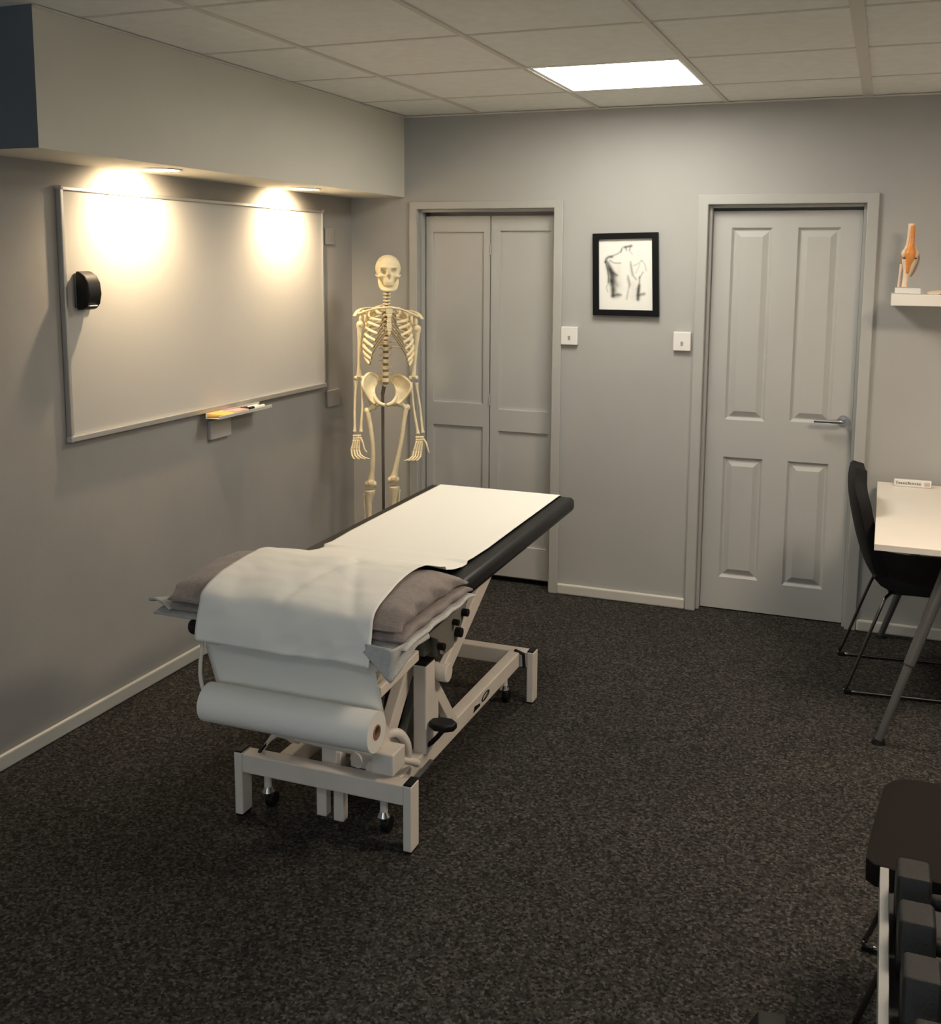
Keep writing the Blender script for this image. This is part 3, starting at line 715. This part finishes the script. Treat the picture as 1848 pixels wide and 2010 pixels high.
# skull by marching rays onto a blended shape
def ell(p, c, r):
    q = Vector(((p.x-c[0])/r[0], (p.y-c[1])/r[1], (p.z-c[2])/r[2])); l = q.length
    return (l-1)*min(r)
def smin(a, b_, k): h_ = max(0, min(1, .5+.5*(b_-a)/k)); return b_*(1-h_)+a*h_-k*h_*(1-h_)
def smax(a, b_, k): return -smin(-a, -b_, k)
def skull_sdf(p):
    d = ell(p, (0, .018, 1.698), (.0635, .083, .067))
    d = smin(d, ell(p, (0, -.035, 1.675), (.047, .042, .045)), .02)
    d = smin(d, ell(p, (0, -.050, 1.632), (.028, .032, .031)), .012)
    for s in (-1, 1):
        d = smin(d, ell(p, (s*.043, -.042, 1.657), (.014, .020, .010)), .010)
        d = smin(d, ell(p, (s*.024, -.068, 1.702), (.020, .009, .006)), .008)
    for s in (-1, 1):
        d = smax(d, -ell(p, (s*.0245, -.085, 1.680), (.0155, .042, .0172)), .003)
        d = smax(d, -ell(p, (s*.046, -.060, 1.630), (.014, .030, .016)), .004)
    d = smax(d, -ell(p, (0, -.090, 1.652), (.0095, .032, .0155)), .003)
    d = smin(d, ell(p, (0, -.073, 1.685), (.0060, .008, .013)), .004)   # nasal bridge between the sockets
    # saw line of the removable cap
    d += .0022*math.exp(-((p.z-1.724)/.0018)**2)
    return d
sc = Vector((0, .0, 1.675)); NU, NVV = 96, 80; sv = []
for j in range(NVV+1):
    th = PI*j/NVV
    for i in range(NU):
        ph = 2*PI*i/NU; dr = Vector((math.sin(th)*math.cos(ph), math.sin(th)*math.sin(ph), math.cos(th)))
        tt = .125
        for _ in range(60):
            d_ = skull_sdf(sc+dr*tt)
            if d_ < .0003: break
            tt -= max(d_*.6, .0003)
            if tt < .012: break
        sv.append(sc+dr*tt)
mb = MB(); mb.add(sv, [(j*NU+i, (j+1)*NU+i, (j+1)*NU+(i+1) % NU, j*NU+(i+1) % NU) for j in range(NVV) for i in range(NU)])
skull = bone('skull', mb)
jaw = MB().tube([(-.043, .004, 1.662), (-.040, -.010, 1.630), (-.033, -.030, 1.606), (-.024, -.054, 1.596), (-.009, -.069, 1.592), (.009, -.069, 1.592), (.024, -.054, 1.596), (.033, -.030, 1.606), (.040, -.010, 1.630), (.043, .004, 1.662)],
               [.008, .011, .012, .012, .013, .013, .012, .012, .011, .008], 12, smooth=5, flat=(.75, 1.15))
bone('jaw', jaw)
te = MB()
for k in range(-5, 6):
    a = k*.235; x_ = .0225*math.sin(a)*1.05; y_ = -.052-.0255*math.cos(a)+.0
    te.ball((x_, y_, 1.6165), (.0027, .0028, .0055), 8, 6); te.ball((x_, y_+.002, 1.6025), (.0026, .0026, .0055), 8, 6)
bone('teeth', te)
bone('zygomatic_arch', MB().tube([(-.040, -.045, 1.657), (-.058, -.020, 1.660), (-.060, .01, 1.665)], .004, 8, smooth=4)); bone('zygomatic_arch', MB().tube([(.040, -.045, 1.657), (.058, -.020, 1.660), (.060, .01, 1.665)], .004, 8, smooth=4))
# spine
def spine_at(z):   # y of the column
    t_ = (1.60-z)/(1.60-1.10)
    return .030+.045*math.sin(t_*PI*1.1)*(1 if t_ < .9 else .9)-.035*max(0, t_-.6)
def spx(z): return -.004-.012*max(0, min(1, (1.58-z)/.45))
z = 1.585; zi = 0
while z > 1.115:
    step = .017 if z > 1.49 else (.0235 if z > 1.33 else .031)
    r = .0115 if z > 1.49 else (.0145 if z > 1.33 else .0195)
    y = spine_at(z); x_ = spx(z); v_ = MB()
    hh = step*.30
    v_.tube([(x_, y, z+hh), (x_, y, z+hh*.5), (x_, y, z-hh*.5), (x_, y, z-hh)], [r, r*.88, r*.88, r], 16)
    v_.tube([(x_, y+r*.8, z), (x_, y+r*1.7, z-step*.3), (x_, y+r*2.3, z-step*.5)], [.005, .005, .003], 8)
    v_.tube([(x_-r*1.75, y+r*.9, z), (x_, y+r*.8, z), (x_+r*1.75, y+r*.9, z)], [.003, .005, .003], 8)
    bone('vertebra', v_)
    zn = z-step
    bone('spinal_disc', MB().cyl((x_, spine_at(z-step/2), z-hh), (x_, spine_at(z-step/2), z-step+hh), r*.72, n=14), M['disc'])
    z = zn
# rib cage
outer = [(-.061, 1.481), (-.0995, 1.450), (-.109, 1.430), (-.115, 1.399), (-.120, 1.368), (-.124, 1.341), (-.128, 1.310), (-.126, 1.278), (-.118, 1.250)]
inner = [(-.034, 1.470), (-.036, 1.440), (-.046, 1.409), (-.057, 1.374), (-.069, 1.339), (-.078, 1.306), (-.086, 1.272), (-.090, 1.246), (-.098, 1.222)]
cart = {-1: MB(), 1: MB()}
for s in (-1, 1):
    for k, ((xo, zo), (xi, zi_)) in enumerate(zip(outer, inner)):
        tlt = -.010 if s > 0 else .0
        zb_ = zo+(.055 if k else .028)
        pts = [(s*.014, spine_at(zb_)+.008, zb_), (s*(.05 if k else .036), .088 if k else .078, zb_-.002), (s*abs(xo)*.86, .070, zb_-.022), (s*abs(xo), .018, zo+.008), (s*(abs(xo)*.72+abs(xi)*.28), -.035, (zo*.7+zi_*.3)), (s*abs(xi), -.064, zi_)]
        pts = [(a, b_, c+tlt) for a, b_, c in pts]
        bone('rib', MB().tube(pts, [.0045, .0055, .0065, .007, .0072, .0066], 10, smooth=6, flat=(1.15, .8)))
        if k < 7:
            sz = 1.485-.018*k if k < 6 else 1.385
            cart[s].tube([pts[-1], (s*(abs(xi)*.5+.006), -.076, (zi_+sz)/2+.006+tlt), (s*.008, -.079, sz+tlt*.3)], .0038, 8, smooth=4)
        elif k < 9:
            cart[s].tube([pts[-1], (s*abs(inner[k-1][0]), -.066, inner[k-1][1]+tlt)], .0035, 8)
    bone('costal_cartilage', cart[s], M['cart'])
stn = MB(); sp = [(1.512, .014), (1.500, .021), (1.475, .016), (1.455, .010), (1.43, .011), (1.40, .013), (1.385, .009), (1.362, .003)]
for (za, wa), (zb_, wb_) in zip(sp[:-1], sp[1:]):
    stn.add([(-wa, -.084, za), (wa, -.084, za), (wb_, -.084, zb_), (-wb_, -.084, zb_), (-wa, -.076, za), (wa, -.076, za), (wb_, -.076, zb_), (-wb_, -.076, zb_)],
            [(0, 1, 2, 3), (4, 7, 6, 5), (0, 4, 5, 1), (1, 5, 6, 2), (2, 6, 7, 3), (3, 7, 4, 0)])
o = obj('sternum', stn, BN, sk, world=False, bevel=.003)
for s, sh_ in ((-1, .004), (1, -.010)):
    bone('collarbone', MB().tube([(s*.014, -.080, 1.503), (s*.055, -.078, 1.500+sh_*.3), (s*.105, -.030, 1.484+sh_*.7), (s*.150, -.006, 1.466+sh_)], [.008, .0058, .0055, .007], 10, smooth=6))
    scp = MB()
    def scf(u, v, s=s, sh_=sh_):
        a = Vector((s*.055, .100, 1.500)); b_ = Vector((s*.148, .040, 1.462+sh_)); c = Vector((s*.085, .108, 1.345+sh_))
        e = a.lerp(b_, u); p = e.lerp(c, v); p.y += .010*math.sin(u*PI)*(1-v); return p
    scp.grid(scf, 10, 12)
    so_ = obj('shoulder_blade', scp, BN, sk, world=False, smooth=True, solid=.005)
    bone('shoulder_spine', MB().tube([(s*.070, .108, 1.492+sh_), (s*.112, .088, 1.490+sh_), (s*.150, .035, 1.480+sh_), (s*.172, .004, 1.452+sh_)], [.004, .006, .008, .007], 10, smooth=5, flat=(1.5, .8)), parent=so_)
    bone('coracoid', MB().tube([(s*.125, .035, 1.476+sh_), (s*.118, .0, 1.472+sh_), (s*.116, -.018, 1.452+sh_), (s*.120, -.014, 1.425+sh_)], [.008, .008, .007, .005], 10, smooth=4), parent=so_)
    bone('shoulder_socket', MB().ball((s*.140, .022, 1.436+sh_), (.010, .014, .020)), parent=so_)
# arms
def long_bone(name, pts, rad, n=12): return bone(name, MB().tube(pts, rad, n, smooth=6))
for s, A in ((-1, dict(sh=(-.146, .0, 1.416), el=(-.151, .0, 1.150), u0=(-.166, .006, 1.118), u1=(-.176, -.030, .874), r0=(-.134, .0, 1.118), r1=(-.144, -.036, .874))),
             (1, dict(sh=(.150, .0, 1.394), el=(.126, .0, 1.148), u0=(.113, .004, 1.108), u1=(.146, -.030, .858), r0=(.141, .0, 1.106), r1=(.171, -.034, .864)))):
    a, b_ = Vector(A['sh']), Vector(A['el'])
    hm = MB().tube([a+Vector((0, 0, -.008)), a.lerp(b_, .12), a.lerp(b_, .35), a.lerp(b_, .75), a.lerp(b_, .92), b_], [.016, .012, .0088, .0082, .012, .014], 12, smooth=5)
    hm.ball(a+Vector((-s*.004, 0, .0)), .0195); hm.ball(b_+Vector((-.014, 0, -.004)), .011); hm.ball(b_+Vector((.014, 0, -.004)), .011)
    bone('upper_arm_bone', hm)
    for nm, p, q in (('ulna', A['u0'], A['u1']), ('radius', A['r0'], A['r1'])):
        p, q = Vector(p), Vector(q); bow = Vector((.003*(1 if nm == 'radius' else -1), 0, 0))
        fb = MB().tube([p+Vector((0, 0, .012)), p.lerp(q, .12), p.lerp(q, .5)+bow, p.lerp(q, .88), q], [.011, .0068, .0058, .0068, .0105], 10, smooth=5)
        bone(nm, fb)
    # hand
    wr_c = (Vector(A['u1'])+Vector(A['r1']))/2+Vector((-.004, -.004, -.022))
    cp = MB()
    for i in range(4): cp.ball(wr_c+Vector((-.016+.0105*i, 0, .002)), (.0065, .0065, .007), 8, 6); cp.ball(wr_c+Vector((-.016+.0105*i, -.002, -.011)), (.0065, .0065, .007), 8, 6)
    ha = bone('wrist_bones', cp)
    inw = 1 if s < 0 else -1
    for i in range(4):
        b0 = wr_c+Vector((-.0155+.0103*i, -.003, -.017)); spread = -.019+.0125*i
        mc = wr_c+Vector((spread+ inw*.000+(-.010 if s < 0 else -.012), -.012, -.066))
        cx_ = inw*(.004+.003*i) if s < 0 else -.007-.002*(3-i)
        f1 = mc+Vector((cx_*.6, -.014, -.026)); f2 = f1+Vector((cx_*1.6, -.016, -.012)); f3 = f2+Vector((cx_*1.9, -.008, -.006))
        fg = MB().tube([b0, b0.lerp(mc, .5), mc], [.0062, .0048, .0062], 8, smooth=3)
        fg.tube([mc, mc.lerp(f1, .5), f1], [.006, .0044, .0054], 8, smooth=3); fg.tube([f1, f1.lerp(f2, .5), f2], [.0052, .0038, .0046], 8, smooth=3); fg.tube([f2, f3], [.0044, .003], 8)
        bone('finger', fg, parent=ha)
    th0 = wr_c+Vector((.018, -.008, -.006)); 
    if s < 0: th = [th0, th0+Vector((.012, -.014, -.030)), th0+Vector((.018, -.020, -.056)), th0+Vector((.030, -.024, -.072))]
    else: th = [th0, th0+Vector((.014, -.012, -.020)), th0+Vector((.020, -.018, -.045)), th0+Vector((.028, -.02, -.070))]
    bone('thumb', MB().tube(th, [.0055, .0045, .0045, .003], 8, smooth=4), parent=ha)
# pelvis
pv = MB(); X0_ = -.018
def ringpt(a, extra=0):
    a = math.radians(a); return Vector((X0_+(.058+extra)*math.cos(a), .045*math.sin(a)*1.0+.012*(math.sin(a) > 0), 1.070+(.060+extra)*math.sin(a)))
oute = {-1: [(-.050, .050, 1.140), (-.075, .046, 1.160), (-.104, .020, 1.164), (-.128, -.012, 1.140), (-.133, -.036, 1.108), (-.118, -.034, 1.070), (-.098, -.024, 1.036), (-.072, -.028, 1.014)],
        1: [(.012, .050, 1.140), (.038, .046, 1.152), (.066, .020, 1.152), (.098, -.012, 1.130), (.112, -.036, 1.100), (.094, -.034, 1.062), (.070, -.024, 1.032), (.044, -.028, 1.012)]}
for s in (-1, 1):
    def wf_(u, v, s=s):
        q = oute[s]; t_ = u*(len(q)-1); i = min(int(t_), len(q)-2); o_ = Vector(q[i]).lerp(Vector(q[i+1]), t_-i)
        a = (75+(235-75)*u) if s < 0 else (105-(235-75)*u)
        i_ = ringpt(a); p = i_.lerp(o_, v); p.y += .016*math.sin(v*PI)*(1-u*.6); return p
    hb = obj('hip_bone', MB().grid(wf_, 28, 10), BN, sk, world=False, smooth=True, solid=.007)
    q = oute[s]; bone('hip_crest', MB().tube(q, [.005, .0065, .007, .0075, .007, .006, .006, .006], 10, smooth=4), parent=hb)
    rg = [ringpt(a) for a in ((80, 110, 140, 170, 200, 235, 266) if s < 0 else (100, 70, 40, 10, -20, -55, -86))]
    bone('pubic_arch', MB().tube(rg, [.006, .006, .006, .007, .009, .010, .009], 10, smooth=4), parent=hb)
    bone('sit_bone', MB().tube([(X0_+s*.080, .02, 1.035), (X0_+s*.070, .045, 1.005), (X0_+s*.050, .040, .998), (X0_+s*.014, -.022, 1.010)], [.010, .009, .006, .005], 10, smooth=5), parent=hb)
sa = MB().prism([(X0_-.050, 1.150), (X0_+.050, 1.150), (X0_+.040, 1.125), (X0_+.020, 1.108), (X0_, 1.090), (X0_-.020, 1.108), (X0_-.040, 1.125)], 'y', .045, .075)
obj('sacrum', sa, BN, sk, world=False, bevel=.006, bseg=3)
# legs
for s, L_ in ((-1, dict(h=(-.077, -.004, 1.000), t=(-.112, .0, .972), sh=[(-.098, -.004, .915), (-.088, -.012, .84), (-.083, -.012, .75), (-.091, -.004, .65)], k=(-.096, .0, .603), tb=[(-.100, .0, .548), (-.104, -.004, .50), (-.103, .0, .40), (-.100, .005, .15)])),
              (1, dict(h=(.056, -.004, 1.014), t=(.089, .0, .988), sh=[(.076, -.004, .93), (.066, -.012, .85), (.050, -.012, .76), (.030, -.004, .66)], k=(.022, .0, .622), tb=[(.026, .0, .566), (.024, -.004, .51), (.018, .0, .40), (.012, .005, .15)]))):
    h0, t0, k0 = Vector(L_['h']), Vector(L_['t']), Vector(L_['k'])
    fm = MB().tube([t0+Vector((0, 0, .008)), Vector(L_['sh'][0]), *[Vector(p) for p in L_['sh'][1:]], k0], [.016, .0125, .0112, .011, .0145, .022], 14, smooth=6)
    fm.ball(h0, .0195); fm.tube([h0, h0.lerp(t0, .5), t0], [.014, .011, .015], 10); fm.ball(t0+Vector((s*.004, 0, .004)), (.016, .016, .018))
    fm.ball(k0+Vector((-.0145, .003, -.008)), (.0175, .022, .018)); fm.ball(k0+Vector((.0145, .003, -.008)), (.0175, .022, .018)); fm.ball(k0+Vector((0, -.004, 0)), (.024, .018, .018))
    bone('thigh_bone', fm)
    tp = [Vector(p) for p in L_['tb']]
    tbm = MB().tube([tp[0]+Vector((0, 0, .014)), tp[0], tp[1], tp[2], tp[3], tp[3]+Vector((0, 0, -.04))], [.028, .027, .0135, .010, .0095, .014], 14, smooth=5)
    bone('shin_bone', tbm)
    bone('calf_bone', MB().tube([tp[0]+Vector((s*.026, .012, -.004)), tp[1]+Vector((s*.024, .010, -.005)), tp[2]+Vector((s*.022, .010, 0)), tp[3]+Vector((s*.018, .006, -.03))], [.008, .005, .005, .008], 8, smooth=5))
    bone('kneecap', MB().ball(k0+Vector((0, -.028, .004)), (.014, .007, .016)))
    fx = tp[3].x; ft = MB().ball((fx, .02, .095), (.022, .03, .02)).ball((fx, .055, .075), (.016, .028, .02))
    for i in range(5):
        q0 = Vector((fx-.018+.009*i, -.005, .085)); q1 = Vector((fx+s*.012-.026+.013*i, -.075, .062)); q2 = q1+Vector((0, -.04, -.006))
        ft.tube([q0, q1, q2], [.006, .005, .0035], 8, smooth=3)
    bone('foot_bones', ft)
# stand
st_ = MB().cyl((-.028, .085, .05), (-.028, .085, 1.06), .008).cyl((-.028, .085, 1.05), (-.020, .072, 1.10), .010)
bone('stand_pole', st_, M['pole'], smooth='angle')
sb = MB()
for k in range(5):
    a = 2*PI*k/5+.3; sb.bar((-.028, .085, .062), (-.028+.19*math.cos(a), .085+.19*math.sin(a), .056), .03, .018)
sbo = bone('stand_base', sb, M['pole'], smooth=False)
for k in range(5):
    a = 2*PI*k/5+.3; cx, cy = -.028+.18*math.cos(a), .085+.18*math.sin(a)
    bone('caster_wheel', MB().cyl((cx-.008, cy, .022), (cx+.008, cy, .022), .022, n=18).cyl((cx, cy, .03), (cx, cy, .055), .006), M['black'], sbo, smooth='angle')

# ------------------------------------------------------------------ desk
dk = thing('desk', 'white laminate desk with grey splayed legs at right edge', 'desk', (.6, 4.48, 0))
obj('desk_top', B(.008, 1.25, 3.905, 5.065, .716, .740), M['desk'], dk, bevel=.0015)
obj('apron', MB().box(.26, .30, 4.0, 4.95, .676, .716).box(.96, 1.0, 4.0, 4.95, .676, .716).box(.30, .96, 4.06, 4.10, .68, .716), M['rackb'], dk)
for fx, fy, tx, ty in ((.062, 3.885, .285, 4.02), (.062, 5.05, .27, 4.93), (1.18, 3.92, 1.0, 4.02), (1.18, 5.03, 1.0, 4.93)):
    f0, f1 = Vector((fx, fy, .012)), Vector((tx, ty, .716)); mid = f0.lerp(f1, .40)
    l_ = obj('leg', MB().tube([mid, f1], [.0200, .0225], 18).tube([f0, mid+(f1-f0)*.02], [.0135, .0165], 18), M['leg'], dk, smooth='angle')
    obj('foot_glide', MB().cyl((fx, fy, 0), (fx, fy, .012), .026, .022), M['black'], l_, smooth='angle')
# nameplate on the desk
np_ = thing('desk_sign', 'small white block sign with dark lettering on back of white desk', 'sign', (.157, 5.0, .740))
obj('sign_block', B(.078, .236, 4.988, 5.012, .7405, .772), M['white'], np_, bevel=.003)
x_ = .088; wr2 = MB(); random.seed(3)
glyphs = 'Plantur'
for i in range(11):
    w_ = random.uniform(.005, .008); z0 = .752; hgt = .012 if i in (0, 5) else .0075
    wr2.box(x_, x_+.0022, 4.9872, 4.9882, z0, z0+hgt); wr2.box(x_, x_+w_, 4.9872, 4.9882, z0+hgt-.0024, z0+hgt)
    if i % 2: wr2.box(x_+w_-.002, x_+w_, 4.9872, 4.9882, z0, z0+hgt)
    else: wr2.box(x_, x_+w_, 4.9872, 4.9882, z0, z0+.002)
    x_ += w_+.0035
obj('lettering', wr2, M['ink'], np_)
obj('printed_panel', B(.205, .229, 4.9870, 4.9882, .748, .765), mat('pale_pink', (.62, .48, .42), .6), np_)

# ------------------------------------------------------------------ wall shelf, knee model
shf = tag(obj('wall_shelf', B(.019, 1.25, 4.872, BY-.001, 1.560, 1.610), M['shelf'], bevel=.002), 'thick white floating shelf on the far wall above the desk', 'shelf')
kn = thing('knee_joint_model', 'orange and cream knee joint model on white base on the shelf', 'anatomical model', (.085, 4.97, 1.610))
ky = 4.97
obj('base_block', B(.032, .139, 4.90, 5.03, 1.6105, 1.636), M['white'], kn, bevel=.004)
kb = M['kbone']
fe = MB().tube([(.087, ky, 1.915), (.087, ky, 1.86), (.087, ky, 1.825), (.087, ky, 1.795), (.087, ky, 1.775)], [.0155, .0165, .020, .031, .028], 20, smooth=5, flat=(.75, 1))
fe.ball((.066, ky-.004, 1.785), (.017, .024, .022)); fe.ball((.106, ky-.004, 1.785), (.017, .024, .022))
o = obj('thigh_bone', fe, kb, kn, smooth=True)
obj('muscle_tendon', MB().tube([(.092, ky-.013, 1.905), (.090, ky-.018, 1.85), (.088, ky-.022, 1.815), (.087, ky-.032, 1.79), (.086, ky-.030, 1.765), (.082, ky-.022, 1.735), (.080, ky-.012, 1.70)], [.008, .011, .014, .022, .019, .010, .006], 16, smooth=5, flat=(.6, 1)), M['orange'], kn, smooth=True)
ti = MB().tube([(.084, ky, 1.762), (.083, ky, 1.745), (.080, ky, 1.71), (.075, ky, 1.68), (.071, ky, 1.636)], [.030, .029, .018, .013, .013], 18, smooth=5, flat=(.75, 1))
obj('shin_bone', ti, kb, kn, smooth=True)
obj('calf_bone', MB().tube([(.054, ky+.01, 1.738), (.050, ky+.01, 1.70), (.046, ky+.01, 1.636)], [.008, .005, .0055], 10, smooth=4), kb, kn, smooth=True)
obj('meniscus', MB().cyl((.0855, ky, 1.761), (.0855, ky, 1.768), .030, n=24), M['ink'], kn, bevel=.002)
obj('ligament', MB().tube([(.118, ky, 1.79), (.124, ky, 1.76), (.108, ky, 1.71), (.094, ky, 1.685)], [.004, .004, .005, .003], 8, smooth=4), mat('ligament', (.42, .27, .15), .6), kn, smooth=True)
obj('ligament', MB().tube([(.052, ky, 1.80), (.048, ky, 1.77), (.052, ky, 1.745)], .003, 8, smooth=3), bpy.data.materials['ligament'], kn, smooth=True)
fm_ = MB()
def footfn(u, v):
    a = PI*(1-u); return (.235+.075*math.cos(a)*(.3+.7*math.sin(PI*max(.05, min(.95, v)))), 4.91+.12*v, 1.6105+.016*math.sin(a)*(.2+.8*math.sin(PI*max(.05, min(.95, v)))))
fm_.grid(footfn, 18, 10)
tag(obj('bone_model', fm_, M['kbone'], smooth=True, solid=.003), 'low pale cream bone model lying on the shelf at right edge', 'anatomical model')

# ------------------------------------------------------------------ chairs
def make_chair(name, lab, cat, loc, rz, shellm):
    c = thing(name, lab, cat, loc, rz)
    back = [(-.035, .905), (-.052, .86), (-.050, .80), (-.036, .72), (-.012, .62), (.018, .53), (.055, .475), (.11, .455), (.20, .447), (.32, .447), (.41, .450), (.450, .438)]
    P_ = resample(back, 40)
    for _ in range(2): P_ = [P_[0]]+[tuple((P_[i-1][k]+2*P_[i][k]+P_[i+1][k])/4 for k in range(2)) for i in range(1, 39)]+[P_[-1]]
    def fn(u, v):
        i = int(round(v*39)); x_, z_ = P_[i]; s_ = (u-.5)*2
        hw = .225
        if v < .18: hw *= .40+.60*math.sqrt(max(0, 1-((.18-v)/.18)**2))
        if v < .5: hw *= .90+.10*(v/.5)
        if v > .88: hw *= .80+.20*math.sqrt(max(0, 1-((v-.88)/.12)**2))
        y_ = hw*s_; e = abs(s_)**3
        if v < .5: x_ += .030*e*(1-abs(v-.3)*1.2)*min(1, v/.15)
        z_ += .012*e*(1 if v > .5 else .3)
        return (x_, y_, z_)
    sh_ = obj('seat_shell', MB().grid(fn, 25, 40), shellm, c, world=False, smooth=True, solid=.048)
    md = sh_.modifiers.new('bevel', 'BEVEL'); md.width = .014; md.segments = 3; md.limit_method = 'ANGLE'
    for s_ in (-1, 1):
        y_ = s_*.215; ym = s_*.14
        fr_ = obj('sled_leg', MB().tube([(.12, ym, .424), (.085, s_*.17, .412), (.055, y_*.93, .36), (-.050, y_, .045), (-.066, y_, .020), (-.052, y_, .011), (-.02, y_, .010), (.44, y_, .010), (.470, y_, .012), (.482, y_, .026), (.468, y_, .05), (.365, y_*.93, .36), (.33, s_*.17, .412), (.28, ym, .424)], .0068, 10, smooth=4), M['chromed'], c, world=False, smooth=True)
        obj('floor_glide', MB().box(-.066, -.036, y_-.009, y_+.009, .0, .017), M['black'], fr_, world=False, bevel=.003)
        obj('floor_glide', MB().box(.455, .485, y_-.009, y_+.009, .0, .017), M['black'], fr_, world=False, bevel=.003)
    obj('seat_support', MB().box(.09, .32, -.15, .15, .412, .424), M['rackb'], c, world=False, bevel=.003)
    return c
M['chromed'] = mat('dark_chrome', (.20, .19, .18), .22, metal=1)
make_chair('desk_chair', 'black padded chair on chrome sled legs pushed under the desk', 'chair', (-.030, 4.53, 0), math.radians(5.5), M['seat'])
make_chair('visitor_chair', 'dark brown seated chair in the right foreground beside the weights', 'chair', (.492, 2.373, 0), math.radians(174), M['seat_b'])

# ------------------------------------------------------------------ dumbbell rack and dumbbells
rk = thing('dumbbell_rack', 'black dumbbell rack with pale metal edge in bottom right corner', 'dumbbell rack', (.25, 1.5, 0))
obj('tray', MB().box(.064, .46, .90, 1.985, .548, .557).box(.444, .46, .90, 1.985, .557, .60), M['rackb'], rk)
obj('front_lip', MB().box(.0485, .0645, .90, 1.995, .548, .602), M['rack'], rk, bevel=.0015)
for x_, y_ in ((.14, 1.90), (.40, 1.90), (.14, .98), (.40, .98)):
    obj('leg', B(x_-.02, x_+.02, y_-.02, y_+.02, 0, .548), M['rackb'], rk, bevel=.003)
def hexhead(x0, x1, d, cz=0):
    R_ = d/math.sqrt(3); pts = [(R_*math.cos(PI/3*k), R_*math.sin(PI/3*k)+cz) for k in range(6)]
    a = MB(); i_ = .005; sm = [(p[0]*.90, cz+(p[1]-cz)*.90) for p in pts]
    L_ = [(x0, sm), (x0+i_, pts), (x1-i_, pts), (x1, sm)]
    vs = [(x_, p[0], p[1]) for x_, pp in L_ for p in pp]
    return a.add(vs, [tuple(range(6)), tuple(reversed(range(18, 24)))]+[(k*6+i, k*6+(i+1) % 6, (k+1)*6+(i+1) % 6, (k+1)*6+i) for k in range(3) for i in range(6)])
def dumbbell(lab, loc, rz=0, d=.112, hl=.058, gl=.125, grp=None):
    t = thing('hex_dumbbell', lab, 'dumbbell', loc, rz, grp)
    cz = d/2
    obj('head', hexhead(0, hl, d, cz), M['rubber'], t, world=False, bevel=.003); obj('head', hexhead(hl+gl, 2*hl+gl, d, cz), M['rubber'], t, world=False, bevel=.003)
    obj('handle', MB().tube([(hl-.004, 0, cz), (hl+gl*.25, 0, cz), (hl+gl/2, 0, cz), (hl+gl*.75, 0, cz), (hl+gl+.004, 0, cz)], [.013, .015, .017, .015, .013], 16, smooth=3), M['rubber'], t, world=False, smooth=True)
    return t
dls = ['farthest hex dumbbell on the rack against the dark chair seat', 'second hex dumbbell from the far end of the rack', 'third hex dumbbell from the far end of the rack', 'hex dumbbell on the rack at the bottom right corner']
for (x_, y_), lb in zip(((.074, 1.891), (.076, 1.757), (.080, 1.612), (.094, 1.462)), dls):
    dumbbell(lb, (x_, y_, .5575), grp='hex dumbbells on the rack')
dumbbell('black hex dumbbell on the carpet cut off by the bottom edge', (-.150, 2.190, .0005), math.radians(-84), d=.10, hl=.055)
